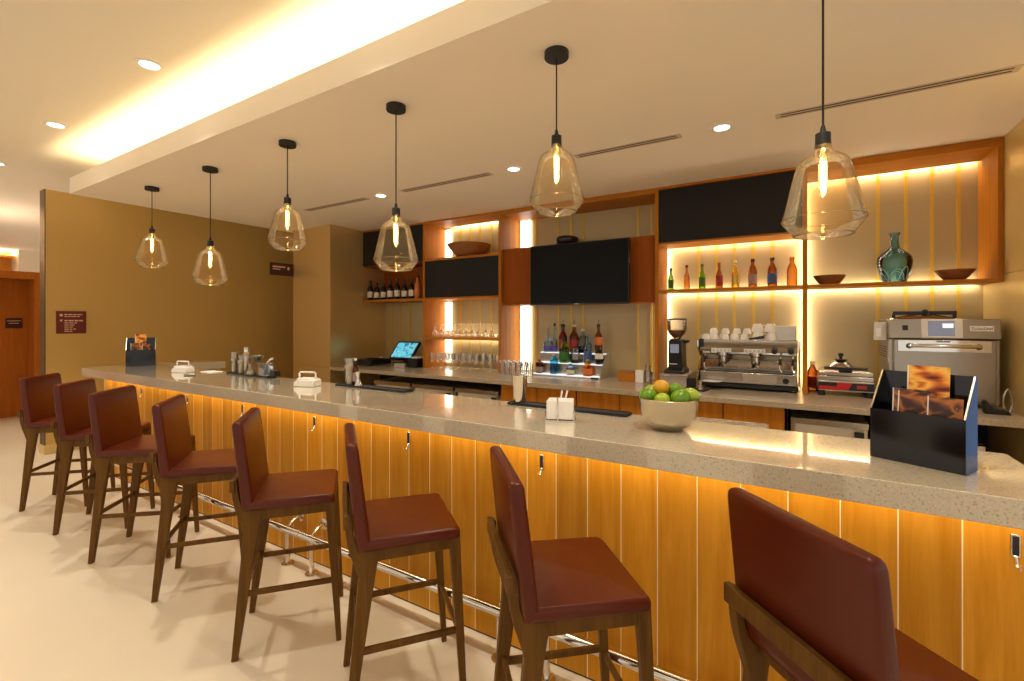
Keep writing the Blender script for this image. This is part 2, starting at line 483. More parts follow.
# maroon directory sign on the olive wall
sg = tag(box(XL, XL + 0.012, 1.941, 2.222, 1.45, 1.727).build('directory_sign', 'maroon_sign', bevel=0.002),
         'maroon directory sign with pale lettering on the olive wall', 'sign')
XS = XL + 0.0125
y0, z1 = 1.941, 1.727
rows = [(0.025, 0.17, 0.012), (0.042, 0.14, 0.011), (0.077, 0.17, 0.016), (0.099, 0.115, 0.010), (0.117, 0.10, 0.010), (0.135, 0.075, 0.010), (0.153, 0.105, 0.010), (0.171, 0.07, 0.010)]
random.seed(3)
for dz, ln, h in rows:
    mb = MB(); t = 0.075; z = z1 - dz * 1.42
    while t < 0.075 + ln:
        wd = random.uniform(0.022, 0.05); e = min(t + wd, 0.078 + ln)
        mb.box(XS - 0.002, XS + 0.0008, y0 + t, y0 + e, z - h, z); t = e + 0.008
    mb.build('lettering', 'sign_print', sg)
MB().lathe([(0.0001, 0), (0.016, 0), (0.016, 0.001), (0.0001, 0.001)], 16, (XS, y0 + 0.045, z1 - 0.05), axis='x').build('pictogram', 'sign_print', sg)
MB().prism([(y0 + 0.030, z1 - 0.105), (y0 + 0.045, z1 - 0.135), (y0 + 0.060, z1 - 0.105)], XS - 0.001, XS + 0.001, 'x').build('arrow', 'sign_print', sg)
# projecting sign on the column
XB = -6.60
yb0, yb1 = 3.98, 4.355
bs = tag(box(XB - 0.012, XB, yb0, yb1, 2.285, 2.475).build('projecting_sign', 'dark_maroon_sign', bevel=0.002),
         'dark maroon sign projecting from the satin column by the till', 'sign')
box(XB - 0.001, XB + 0.001, yb0 + 0.04, yb0 + 0.24, 2.405, 2.425).build('lettering', 'sign_print', bs)
box(XB - 0.001, XB + 0.001, yb0 + 0.04, yb0 + 0.16, 2.372, 2.386).build('lettering', 'sign_print', bs)
MB().lathe([(0.0001, 0), (0.018, 0), (0.018, 0.001), (0.0001, 0.001)], 14, (XB, yb1 - 0.085, 2.40), axis='x', sy=1.5).build('pictogram', 'sign_print', bs)

# ================================================================== CEILING FITTINGS
def downlight(x, y, z, power, label, spread=86, blend=0.5, r=0.055):
    t = thing('ceiling_downlight', label, 'ceiling light', (x, y, z), 0, 'recessed ceiling downlights')
    MB().lathe([(r + 0.022, 0.0), (r + 0.02, -0.006), (r, -0.008), (r - 0.006, -0.001), (r - 0.006, 0.0)], 24).build('trim_ring', 'white_trim', t)
    MB().lathe([(0.0001, -0.003), (r - 0.006, -0.003), (r - 0.006, 0.0), (0.0001, 0.0)], 24).build('lens', 'lens', t)
    L = bpy.data.lights.new('lamp', 'SPOT'); L.energy = power; L.spot_size = radians(spread); L.spot_blend = blend
    L.shadow_soft_size = 0.05; L.color = (1.0, 0.92, 0.82)
    lo = bpy.data.objects.new('lamp', L); C.objects.link(lo); lo.parent = t; lo.location = (0, 0, -0.03)
    return t
room = [(-3.92, 'ceiling downlight nearest the camera, left of the lit cove'), (-5.86, 'middle one of the ceiling downlights left of the lit cove'), (-7.86, 'ceiling downlight at the left edge of the photo')]
for x, l in room: downlight(x, 1.477, ZM, SPOT, l, r=0.062)
for x in (-1.97, -0.02): downlight(x, 1.477, ZM, SPOT * 0.8, 'ceiling downlight of the room row, above the camera')
for x in (-7.86, -5.86, -3.92, -1.97, -0.02): downlight(x, -1.0, ZM, SPOT * 0.7, 'ceiling downlight of the row behind the camera')
for x, l in ((-0.467, 'right downlight of the three over the back counter'), (-2.224, 'middle downlight of the three over the back counter'), (-3.95, 'left downlight of the three over the back counter')):
    downlight(x, 3.66, ZS, SPOT_BAR, l, 110)
downlight(1.22, 3.66, ZS, SPOT_BAR, 'downlight over the oven end of the back counter', 110)

def vent(x0, x1, label):
    t = thing('ceiling_vent', label, 'air vent', (x0, 3.66, ZS), 0, 'linear ceiling vents')
    L = x1 - x0
    mb = MB()
    for y0, y1 in ((-0.045, -0.03), (-0.008, 0.008), (0.03, 0.045)): mb.box(0, L, y0, y1, -0.004, 0)
    mb.box(-0.03, 0, -0.045, 0.045, -0.004, 0).box(L, L + 0.03, -0.045, 0.045, -0.004, 0)
    mb.build('frame', 'vent_frame', t)
    box(0, L, -0.03, -0.008, -0.002, -0.0003).build('slot', 'vent_dark', t)
    box(0, L, 0.008, 0.03, -0.002, -0.0003).build('slot', 'vent_dark', t)
vent(-0.10, 1.02, 'linear ceiling vent at right behind the nearest pendant lamp')
vent(-1.58, -0.78, 'linear ceiling vent above the television')
vent(-3.60, -2.50, 'linear ceiling vent above the shelf of glasses')
vent(-5.26, -4.20, 'linear ceiling vent above the wine shelf, furthest left')

# ================================================================== PENDANT LAMPS
PX = [(X(823, 2.19), 1.925, 'nearest amber glass pendant lamp, hanging in front of the shelf of bottles'),
      (X(556.5, 2.19), 2.155, 'second nearest amber glass pendant lamp, left of the television'),
      (X(396, 2.19), 1.925, 'amber glass pendant lamp in front of the wine shelf'),
      (X(287.5, 2.19), 2.155, 'amber glass pendant lamp in front of the satin column'),
      (X(210.3, 2.19), 1.925, 'low amber glass pendant lamp before the olive wall'),
      (X(152, 2.19), 2.155, 'furthest amber glass pendant lamp, at the left end of the row')]
PEND = {}
def pendant(x, zb, label):
    t = thing('pendant_lamp', label, 'pendant lamp', (x, 2.19, ZS), 0, 'pendant lamps over the bar')
    b = 0.0
    lift = Matrix.Translation((0, 0, zb + 0.012 - ZS)) @ Matrix.Diagonal((1, 1, 0.905, 1))
    MB().lathe([(0.0001, 0), (0.063, 0), (0.063, -0.030), (0.060, -0.034), (0.0001, -0.034)], 28).build('canopy', 'black_metal', t)
    MB().tube([(0, 0, -0.03), (0, 0, zb - ZS + 0.43)], 0.004, 8).build('cord', 'black_metal', t)
    MB().lathe([(0.0001, b + 0.475), (0.007, b + 0.472), (0.011, b + 0.445), (0.026, b + 0.438), (0.027, b + 0.385), (0.0001, b + 0.385)], 20).move(lift).build('socket', 'black_metal', t)
    prof = [(0.099, b), (0.103, b + 0.003), (0.108, b + 0.012), (0.140, b + 0.060), (0.1415, b + 0.070), (0.140, b + 0.080), (0.128, b + 0.130), (0.116, b + 0.190), (0.103, b + 0.250),
            (0.094, b + 0.290), (0.088, b + 0.310), (0.078, b + 0.326), (0.060, b + 0.340), (0.042, b + 0.350), (0.034, b + 0.360), (0.030, b + 0.372), (0.029, b + 0.390)]
    g = MB().lathe(prof, 40)
    g.move(lift).build('glass_shade', 'amber_glass', t, smooth=70)
    rim = MB().tube([(0.099 * cos(2 * pi * i / 32), 0.099 * sin(2 * pi * i / 32), b) for i in range(33)], 0.0035, 6)
    rim.move(lift).build('rim', 'amber_glass', t)
    MB().tube([(0.1412 * cos(2 * pi * i / 32), 0.1412 * sin(2 * pi * i / 32), b + 0.070) for i in range(33)], 0.0022, 6).move(lift).build('crease', 'amber_glass', t)
    bl = MB().lathe([(0.0001, b + 0.165), (0.008, b + 0.168), (0.016, b + 0.185), (0.017, b + 0.33), (0.013, b + 0.355), (0.0001, b + 0.385)], 16).move(lift).build('bulb', 'clear_glass', t)
    MB().tube([(0.009 * cos(k * 2.1), 0.009 * sin(k * 2.1), b + 0.19 + 0.0052 * k) for k in range(27)], 0.003, 6).move(lift).build('filament', 'filament', bl)
    return t
for x, zb, l in PX:
    if zb not in PEND: PEND[zb] = pendant(x, zb, l)
    else: dup(PEND[zb], (x, 2.19, ZS), 0, l)

# ================================================================== BAR
ZT, YF, YK = 1.11, 1.825, 2.43        # bar top height, front and back edges
XE, XW = 0.66, -6.45
XP_ = -6.22
bt = MB().box(XW, XE, YF, YK, ZT - 0.083, ZT)
bt = MB().prism([(XW, YF), (XE, YF), (XE, YK), (XW + 0.43, YK), (XW + 0.43, 3.06), (XW, 3.06)], ZT - 0.034, ZT, 'z')
# the stone turns down all round as a deep lip
i_ = 0.026
bt = MB()
outer = [(XW, YF), (XE, YF), (XE, YK), (XW + 0.43, YK), (XW + 0.43, 3.06), (XW, 3.06)]
inner = [(XW + i_, YF + i_), (XE - i_, YF + i_), (XE - i_, YK - i_), (XW + 0.43 - i_, YK - i_), (XW + 0.43 - i_, 3.06 - i_), (XW + i_, 3.06 - i_)]
zl, zu = ZT - 0.083, ZT - 0.034
vs = [(x, y, ZT) for x, y in outer] + [(x, y, zl) for x, y in outer] + [(x, y, zl) for x, y in inner] + [(x, y, zu) for x, y in inner]
fs = [tuple(range(6)), tuple(range(23, 17, -1))]
for k in range(6):
    j = (k + 1) % 6
    fs += [(k, k + 6, j + 6, j), (k + 6, k + 12, j + 12, j + 6), (k + 12, k + 18, j + 18, j + 12)]
bt.add(vs, fs)
ct = tag(bt.build('stone_countertop', 'bar_stone', bevel=0.003), 'long speckled grey stone bar top with a return at the far end', 'bar top')
box(XP_, 0.60, 1.853, 1.868, ZT - 0.062, ZT - 0.054).build('light_strip', 'under_led', ct)
ba = thing('bar_counter', 'wood planked bar front under the stone top', 'bar', (-2.8, 1.955, 0))
def rel(mb, t, name, mat, **k):
    return mb.move(Matrix.Translation(-Vector(t.location))).build(name, mat, t, **k)
XP = -6.23
rel(box(XP, 0.60, 1.955, 1.985, 0.009, ZT - 0.035), ba, 'plank_front', 'maple_planks')
rel(box(XP, 0.60, 1.958, 1.985, 0.0, 0.009), ba, 'toe_strip', 'recess_black')
rel(box(XP - 0.03, XP, 1.955, 2.40, 0, ZT - 0.035), ba, 'end_panel', 'champagne_panel')
rel(box(0.60, 0.63, 1.955, 2.40, 0, ZT - 0.035), ba, 'end_panel', 'cabinet_wood')
rel(box(XP, 0.60, 2.38, 2.40, 0, ZT - 0.035), ba, 'back_panel', 'steel')
rel(MB().box(XW + 0.03, XW + 0.40, 2.41, 3.02, 0, ZT - 0.035), ba, 'return_base', 'champagne_panel')
# bag hooks under the top
hk = None
names = ['bag hook at the far left end of the bar front', 'bag hook second from the far end of the bar front', 'bag hook third from the far end of the bar front', 'bag hook between the fourth and fifth stool from the far end',
         'bag hook between the fifth and sixth stool from the far end', 'bag hook left of the third nearest stool', None, 'chrome bag hook at the right edge of the photo']
order = ['bag hook on the bar front, first from the far end', 'bag hook on the bar front, second from the far end', 'bag hook on the bar front, third from the far end', 'bag hook on the bar front, fourth from the far end',
         'bag hook on the bar front, right of the third nearest stool', 'bag hook on the bar front, behind the second nearest stool', 'bag hook hidden behind the nearest stool', 'bag hook on the bar front at the right edge of the photo']
for k in range(8):
    x = (-5.346, -4.448, -3.595, -2.73, -1.884, -1.031, -0.18, 0.548)[k]
    if hk is None:
        hk = thing('bag_hook', order[k], 'hook', (x, 1.955, 0.938), 0, 'bag hooks under the bar top')
        box(-0.011, 0.011, -0.006, 0.001, -0.034, 0.034).build('plate', 'chrome', hk, bevel=0.002)
        box(-0.007, 0.007, -0.008, -0.005, -0.028, 0.028).build('inset', 'black_metal', hk)
        MB().tube([(0, -0.006, -0.032), (0, -0.012, -0.050), (0, -0.024, -0.060), (0, -0.038, -0.056), (0, -0.044, -0.044)], 0.004, 8).build('hook', 'chrome', hk)
    else:
        dup(hk, (x, 1.955, 0.938), 0, order[k])
# foot rail
fr = thing('foot_rail', 'chrome foot rail on posts along the bar front', 'foot rail', (-2.8, 1.83, 0))
XQ = [(-5.70, -4.42), (-4.42, -2.75), (-2.75, -1.08), (-1.08, 0.60)]
for a, b in XQ:
    rel(MB().tube([(a + 0.003, 1.855, 0.225), (b - 0.003, 1.855, 0.225)], 0.024, 14), fr, 'tube', 'chrome', smooth=50)
for xj in (-4.42, -2.75, -1.08):
    rel(MB().tube([(xj - 0.012, 1.855, 0.225), (xj + 0.012, 1.855, 0.225)], 0.0265, 14), fr, 'coupling', 'chrome', smooth=50)
    for x in (xj - 0.125, xj + 0.125):
        rel(MB().tube([(x, 1.855, 0.008), (x, 1.855, 0.204)], 0.015, 12).lathe([(0.0001, 0), (0.040, 0), (0.040, 0.007), (0.020, 0.014), (0.0001, 0.014)], 20, (x, 1.855, 0)), fr, 'post', 'chrome', smooth=50)
        rel(MB().tube([(x, 1.862, 0.245), (x, 1.90, 0.272), (x, 1.942, 0.282)], 0.010, 10).lathe([(0.0001, 0), (0.036, 0), (0.036, 0.008), (0.0001, 0.010)], 20, (x, 1.9545, 0.282), axis='y'), fr, 'bracket', 'chrome', smooth=50)

# ================================================================== BAR STOOLS
st = thing('bar_stool', '', 'bar stool', (0, 0, 0), 0, 'bar stools along the bar')
def stool_parts(t):
    # local +x is the way the sitter faces
    def rr(hx, hy, r, z, cx=0.0, n=5):
        pts = []
        for qx, qy, a0 in ((1, 1, 0), (-1, 1, 90), (-1, -1, 180), (1, -1, 270)):
            for k in range(n):
                a = radians(a0 + 90 * k / (n - 1))
                pts.append((cx + qx * (hx - r) + r * cos(a), qy * (hy - r) + r * sin(a), z))
        return pts
    # seat: pillow edge, waterfall front
    rings = []
    for hz, g in ((0.704, 0.008), (0.708, 0.002), (0.716, 0.0), (0.734, 0.0), (0.743, 0.003), (0.748, 0.010)):
        rings.append(rr(0.203 - g, 0.219 - g, 0.022, hz, 0.012))
    s = MB().loft(rings, True, False)
    top = rings[-1]; inner = [(0.012 + (p[0] - 0.012) * 0.5, p[1] * 0.5, 0.751) for p in top]
    o = MB().loft([top, inner], False, True)
    s.add(o.v, o.f)
    s.v = [(x, y, z - max(0, x - 0.10) ** 2 * 0.9) for x, y, z in s.v]
    s.build('seat', 'leather', t, smooth=60)
    # backrest: flat slab that leans back, rounded crown
    rings = []
    for z, hy, ht in ((0.700, 0.206, 0.016), (0.708, 0.217, 0.025), (0.74, 0.219, 0.027), (0.85, 0.219, 0.027), (0.95, 0.219, 0.026), (1.05, 0.219, 0.025),
                      (1.102, 0.2185, 0.024), (1.115, 0.2160, 0.022), (1.122, 0.211, 0.017), (1.125, 0.203, 0.010)):
        k = max(0.0, (z - 0.70) / 0.425)
        cx = -0.170 - 0.048 * k
        rings.append(rr(ht, hy, min(0.013, ht * 0.8), z, cx, 4))
    MB().loft(rings).build('backrest', 'leather', t, smooth=50)
    prof = [(-0.243, 0.0), (-0.216, 0.0), (-0.128, 0.60), (-0.118, 0.655), (-0.105, 0.702), (-0.150, 0.702), (-0.188, 0.712), (-0.204, 0.745), (-0.213, 0.79), (-0.219, 0.850),
            (-0.242, 0.850), (-0.240, 0.79), (-0.234, 0.74), (-0.222, 0.692), (-0.206, 0.645), (-0.192, 0.60)]
    for sy in (-1, 1):
        MB().prism(prof, sy * 0.178, sy * 0.208).build('leg', 'stool_wood', t, bevel=0.004)
    for sy in (-1, 1):
        MB().bar((0.232, sy * 0.196, 0.0), (0.190, sy * 0.192, 0.703), 0.026, 0.024, 0.036, 0.046, up=(1, 0, 0)).build('leg', 'stool_wood', t, bevel=0.004)
        box(-0.12, 0.172, sy * 0.192 - 0.011, sy * 0.192 + 0.011, 0.652, 0.703).build('apron', 'stool_wood', t, bevel=0.003)
        MB().bar((-0.205, sy * 0.193, 0.305), (0.216, sy * 0.194, 0.305), 0.018, 0.026).build('stretcher', 'stool_wood', t, bevel=0.004)
    MB().box(0.170, 0.192, -0.176, 0.176, 0.652, 0.703).build('apron', 'stool_wood', t, bevel=0.003)
    MB().box(-0.160, -0.140, -0.178, 0.178, 0.652, 0.700).build('apron', 'stool_wood', t, bevel=0.003)
    MB().bar((-0.188, -0.180, 0.325), (-0.188, 0.180, 0.325), 0.018, 0.026).build('stretcher', 'stool_wood', t, bevel=0.004)
    MB().bar((0.216, -0.184, 0.285), (0.216, 0.184, 0.285), 0.018, 0.026).build('stretcher', 'stool_wood', t, bevel=0.004)
    box(-0.248, -0.226, -0.218, 0.218, 0.798, 0.852).build('back_rail', 'stool_wood', t, bevel=0.004)
stool_parts(st)
STOOLS = [(-5.553, 1.494, 45.5, 'red leather bar stool furthest from the camera, by the bar corner'),
          (-4.725, 1.495, 45.5, 'second furthest red leather bar stool'),
          (-3.940, 1.474, 41.0, 'third furthest red leather bar stool'),
          (-3.140, 1.506, 51.0, 'fourth furthest red leather bar stool'),
          (-2.268, 1.495, 50.0, 'fourth nearest red leather bar stool, left of the foot rail posts'),
          (-1.500, 1.512, 52.0, 'third nearest red leather bar stool, fully in view left of centre bottom'),
          (-0.687, 1.481, 42.0, 'second nearest red leather bar stool, legs cut by the bottom edge'),
          (0.146, 1.478, 44.0, 'nearest red leather bar stool, seen from behind at bottom right')]
for i, (x, y, a, l) in enumerate(STOOLS):
    if i == 0: st.location = (x, y, 0); st.rotation_euler = (0, 0, radians(a)); st['label'] = l
    else: dup(st, (x, y, 0), radians(a), l)

# ================================================================== WALL CABINETS BEHIND THE BAR
HC = 0.945                       # back counter height
TB = 0.036                       # board thickness
Z1, Z2 = 1.905, 1.93             # main shelf, underside and top
ZB = 2.44                        # underside of the upper black doors
def cab(name, label, x, cat='wall cabinet'):
    return thing(name, label, cat, (x, YC, HC))
def put(t, name, mat, *a, **k):
    mb = a[0] if isinstance(a[0], MB) else MB().box(*a)
    return rel(mb, t, name, mat, **k)
# --- A: wine shelf
a = cab('wine_cabinet', 'black doored wall cabinet with an open wine shelf above the till', -5.74)
put(a, 'top_board', 'cabinet_wood_across', -5.742, -4.512, YC, YB - 0.01, 2.975, 2.998)
put(a, 'door', 'black_panel', -5.735, -4.515, YC, YC + 0.02, ZB + 0.01, 2.970, bevel=0.002)
put(a, 'body', 'dark_cabinet_wood', -5.735, -4.515, YC + 0.021, YB - 0.012, ZB, 2.974)
put(a, 'back_panel', 'dark_cabinet_wood', -5.735, -4.515, YB - 0.04, YB - 0.013, Z2, ZB - 0.001)
put(a, 'shelf', 'cabinet_wood_across', -5.742, -4.512, YC + 0.005, YB - 0.012, Z1 - 0.01, Z2, bevel=0.002)
# --- B: glass shelves between two uprights
b = cab('glassware_cabinet', 'lit wall cabinet holding wine glasses, with a black door and a bowl on top', -4.51)
put(b, 'upright', 'cabinet_wood', -4.508, -4.508 + TB, YC, YB - 0.012, HC + 0.001, 2.974, bevel=0.001)
put(b, 'upright', 'cabinet_wood', -3.236, -3.236 + TB, YC, YB - 0.012, HC + 0.001, 2.974, bevel=0.001)
put(b, 'top_board', 'cabinet_wood_across', -4.510, -3.200, YC, YB - 0.07, 2.975, 2.998)
x0, x1 = -4.508 + TB + 0.001, -3.237
put(b, 'shelf', 'cabinet_wood_across', x0, x1, YC + 0.003, YB - 0.012, 2.440, 2.470, bevel=0.001)
put(b, 'door', 'black_panel', x0 + 0.002, x1 - 0.002, YC + 0.004, YC + 0.024, Z2 + 0.004, 2.436, bevel=0.002)
put(b, 'body', 'dark_cabinet_wood', x0, x1, YC + 0.026, YB - 0.10, Z2, 2.438)
put(b, 'shelf', 'cabinet_wood_across', x0, x1, YC + 0.003, YB - 0.012, Z1, Z2 - 0.001, bevel=0.001)
put(b, 'shelf', 'cabinet_wood_across', x0, x1, YC + 0.003, YB - 0.07, 1.352, 1.384, bevel=0.001)
for z0, z1 in ((2.50, 2.95), (1.41, 1.88), (1.00, 1.33)):
    put(b, 'light_strip', 'led_soft', x0 + 0.005, x0 + 0.12, YB - 0.03, YB - 0.014, z0, z1)
for z in (2.986, 1.366):
    put(b, 'light_strip', 'led', x0 + 0.14, x1 - 0.01, YB - 0.046, YB - 0.034, z, z + 0.010)
# --- TV bay
t = cab('television_cabinet', 'wide wood panelled box cabinet that carries the television', -2.2)
put(t, 'front_panel', 'dark_cabinet_wood', -3.198, -1.280, 5.0, 5.03, 1.806, 2.515, bevel=0.002)
put(t, 'top_board', 'dark_cabinet_wood', -3.198, -1.280, 5.031, YB - 0.012, 2.485, 2.515)
put(t, 'bottom_board', 'dark_cabinet_wood', -3.198, -1.280, 5.031, YB - 0.012, 1.806, 1.836)
put(t, 'top_board', 'cabinet_wood_across', -3.199, -1.279, YC, YB - 0.012, 2.945, 2.998)
for z0, z1 in ((2.52, 2.94), (HC + 0.01, 1.80)):
    put(t, 'light_strip', 'led_soft', -3.165, -3.02, YB - 0.03, YB - 0.014, z0, z1)
for z0, z1 in ((2.52, 2.94), (HC + 0.01, 1.80)):
    put(t, 'edge_strip', 'gold_strip', -1.345, -1.282, YB - 0.02, YB - 0.012, z0, z1)
# --- C: beer bottle shelf
c = cab('bottle_cabinet', 'lit wall cabinet with a shelf of beer bottles under a black door', -1.27)
put(c, 'upright', 'cabinet_wood', -1.277, -1.241, YC, YB - 0.07, HC + 0.001, 2.974, bevel=0.001)
put(c, 'upright', 'cabinet_wood', 0.038, 0.074, YC, YB - 0.07, HC + 0.001, 2.974, bevel=0.001)
put(c, 'top_board', 'cabinet_wood_across', -1.277, 0.076, YC, YB - 0.012, 2.975, 2.998)
x0, x1 = -1.240, 0.037
put(c, 'door', 'black_panel', x0 + 0.002, x1 - 0.002, YC + 0.004, YC + 0.024, ZB - 0.02, 2.965, bevel=0.002)
put(c, 'body', 'cabinet_wood_across', x0, x1, YC + 0.026, YB - 0.07, 2.405, 2.972)
put(c, 'shelf', 'cabinet_wood_across', x0, x1, YC + 0.003, YB - 0.07, Z1, Z2, bevel=0.001)
def gap_light(o, x0, x1, z0, z1):
    put(o, 'light_strip', 'led', x0, x1, YB - 0.046, YB - 0.034, z0, z1)
gap_light(c, x0 + 0.01, x1 - 0.01, 2.430, 2.442)
gap_light(c, x0 + 0.01, x1 - 0.01, 1.912, 1.922)
gap_light(c, -1.264, -1.252, 0.96, 2.42)
gap_light(c, 0.050, 0.062, 0.96, 2.42)
# --- D: display bay
d = cab('display_cabinet', 'lit open display cabinet with a vase and bowls at the right end of the wall', 0.7)
x0, x1 = 0.075, 1.296
put(d, 'top_board', 'cabinet_wood_across', 0.077, XR - 0.002, YC, YB - 0.07, 2.935, 2.998)
put(d, 'upright', 'cabinet_wood', x1, XR - 0.003, YC, YB - 0.012, Z1, 2.934, bevel=0.001)
put(d, 'shelf', 'cabinet_wood_across', x0, x1 - 0.001, YC + 0.003, YB - 0.07, Z1, Z2, bevel=0.001)
gap_light(d, x0 + 0.02, x1 - 0.01, 2.958, 2.970)
gap_light(d, x0 + 0.02, x1 - 0.01, 1.912, 1.922)
gap_light(d, 0.050, 0.062, 2.43, 2.95)

# ================================================================== BACK COUNTER
YW = 4.36
tag(MB().prism([(-5.735, YW), (1.325, YW), (1.325, YB - 0.045), (-5.735, YB - 0.045)], HC - 0.048, HC, 'z').build('counter_top', 'counter_stone', bevel=0.003),
    'stone back counter top running under the wall cabinets', 'counter top')
def base(x0, x1, label):
    t = thing('base_cabinet', label, 'base cabinet', (x0, YW + 0.05, 0))
    put(t, 'carcass', 'dark_cabinet_wood', x0 + 0.002, x1 - 0.002, YW + 0.062, YB - 0.06, 0.09, HC - 0.05)
    put(t, 'plinth', 'recess_black', x0 + 0.004, x1 - 0.004, YW + 0.12, YB - 0.06, 0.0, 0.088)
    n = 2; w_ = (x1 - x0) / n
    for k in range(n):
        put(t, 'door', 'cabinet_wood', x0 + k * w_ + 0.004, x0 + (k + 1) * w_ - 0.004, YW + 0.04, YW + 0.060, 0.10, HC - 0.056, bevel=0.002)
base(-2.84, -1.93, 'wooden base cabinet below the rack of spirits')
base(-1.925, -1.02, 'wooden base cabinet below the coffee grinder')
base(-1.015, -0.09, 'wooden base cabinet below the espresso machine')
rc = tag(MB().box(-5.73, -2.85, YB - 0.12, YB - 0.07, 0, HC - 0.05).build('recess_panel', 'recess_black'), 'dark back panel of the recess under the till and glasses', 'panel')
rc = tag(MB().box(-0.08, 1.325, YB - 0.12, YB - 0.07, 0, HC - 0.05).build('recess_panel', 'recess_black'), 'dark back panel of the recess under the oven', 'panel')
def fridge(x0, x1, zt, label, hx=None):
    t = thing('undercounter_fridge', label, 'fridge', (x0, YW + 0.1, 0), 0)
    put(t, 'body', 'brushed_steel', x0, x1, YW + 0.13, YB - 0.13, 0.02, zt, bevel=0.004)
    put(t, 'door', 'appliance_white', x0 + 0.03, x1 - 0.03, YW + 0.085, YW + 0.128, 0.10, zt - 0.05, bevel=0.004)
    put(t, 'top_trim', 'steel', x0, x1, YW + 0.07, YW + 0.128, zt - 0.048, zt, bevel=0.003)
    put(t, 'handle', 'black_plastic', x1 - 0.09, x1 - 0.03, YW + 0.058, YW + 0.083, zt - 0.30, zt - 0.07, bevel=0.004)
    for sx in (x0 + 0.05, x1 - 0.05):
        put(t, 'foot', 'black_plastic', MB().lathe([(0.02, 0), (0.02, 0.02)], 10, (sx, YW + 0.2, 0), True))
fridge(-4.92, -4.26, 0.80, 'leftmost undercounter fridge below the glassware cabinet')
fridge(-4.22, -3.56, 0.80, 'middle undercounter fridge below the glassware cabinet')
fridge(-3.52, -2.90, 0.80, 'undercounter fridge next to the wooden base cabinets')
fridge(-0.05, 0.46, 0.82, 'steel ice machine below the contact grill')
fridge(0.55, 1.10, 0.74, 'steel undercounter fridge below the oven')
sk = thing('sink_bench', 'steel work bench behind the bar beside the fruit bowl', 'work bench', (-0.6, 2.9, 0))
put(sk, 'top', 'steel', MB().box(-0.9, -0.15, 2.50, 3.22, 0.94, 0.98), bevel=0.004)
put(sk, 'apron', 'steel', -0.89, -0.16, 2.52, 3.20, 0.70, 0.938)
for x in (-0.87, -0.18):
    for y in (2.54, 3.18): put(sk, 'leg', 'steel', MB().tube([(x, y, 0), (x, y, 0.70)], 0.018, 10))

# ================================================================== TELEVISION
tv = thing('television', 'large black television switched off on the wood panel', 'television', (-2.12, 4.88, 1.79))
put(tv, 'housing', 'black_plastic', -2.725, -1.523, 4.86, 4.905, 1.790, 2.492, bevel=0.006)
put(tv, 'screen', 'screen_black', -2.713, -1.535, 4.857, 4.8605, 1.806, 2.481)
put(tv, 'bracket', 'black_metal', -2.42, -1.82, 4.906, 4.998, 1.95, 2.32)
put(tv, 'badge', 'steel', -2.15, -2.10, 4.8555, 4.8575, 1.794, 1.801)
for x0, x1, z0, z1 in ((-1.526, -1.5215, 2.22, 2.30), (-2.7265, -2.722, 2.26, 2.33), (-2.7265, -2.722, 2.06, 2.13)):
    put(tv, 'side_trim', 'steel', x0, x1, 4.868, 4.892, z0, z1)
tag(MB().lathe([(0.0001, 0.0), (0.10, 0.0), (0.13, 0.03), (0.145, 0.075), (0.138, 0.10), (0.115, 0.113), (0.10, 0.105), (0.0001, 0.095)], 26).build('round_dish', 'aubergine', loc=(-2.40, 5.20, 2.515)),
    'dark aubergine round dish on top of the television cabinet', 'dish')

# ================================================================== BOWLS AND VASE
def wood_bowl(x, y, z, r, h, rb, label):
    p = [(0.0001, 0.0), (rb, 0.0), (rb + (r - rb) * 0.42, h * 0.36), (r * 0.985, h * 0.93), (r, h), (r * 0.97, h), (rb + (r - rb) * 0.36, h * 0.42), (rb * 0.9, h * 0.12), (0.0001, h * 0.10)]
    return tag(MB().lathe(p, 36).build('wooden_bowl', 'bowl_wood', loc=(x, y, z), smooth=50), label, 'bowl')
wood_bowl(-3.84, 5.14, 2.471, 0.30, 0.175, 0.15, 'large wooden bowl on top of the glassware cabinet')
wood_bowl(0.245, 5.13, Z2 + 0.001, 0.125, 0.085, 0.070, 'wooden bowl to the left of the teal vase')
wood_bowl(1.09, 5.13, Z2 + 0.001, 0.125, 0.088, 0.060, 'wooden bowl to the right of the teal vase')
v = tag(MB().lathe([(0.0001, 0), (0.066, 0), (0.078, 0.008), (0.098, 0.06), (0.118, 0.13), (0.124, 0.18), (0.118, 0.215), (0.095, 0.248), (0.060, 0.278), (0.038, 0.300), (0.030, 0.325), (0.028, 0.375), (0.029, 0.405), (0.040, 0.415), (0.041, 0.428), (0.031, 0.430)], 40)
        .build('glass_vase', 'teal_glass', loc=(0.708, 5.13, Z2 + 0.001), smooth=60), 'teal demijohn vase of swirled glass on the display shelf', 'vase')
random.seed(8)
for k in range(11):
    a0 = k * 0.57 + random.random() * 0.5; pts = []
    for q in range(12):
        a_ = a0 + q * (0.07 + 0.05 * (k % 2)) * (1 if k % 3 else -1); zz = 0.018 + (0.07 + 0.02 * (k % 3)) * sin(pi * q / 11)
        rr_ = 0.081 + 0.37 * (zz - 0.018) + 0.001
        pts.append((rr_ * cos(a_), rr_ * sin(a_), zz))
    MB().tube(pts, 0.0026, 6).build('swirl', 'aqua_swirl', v)

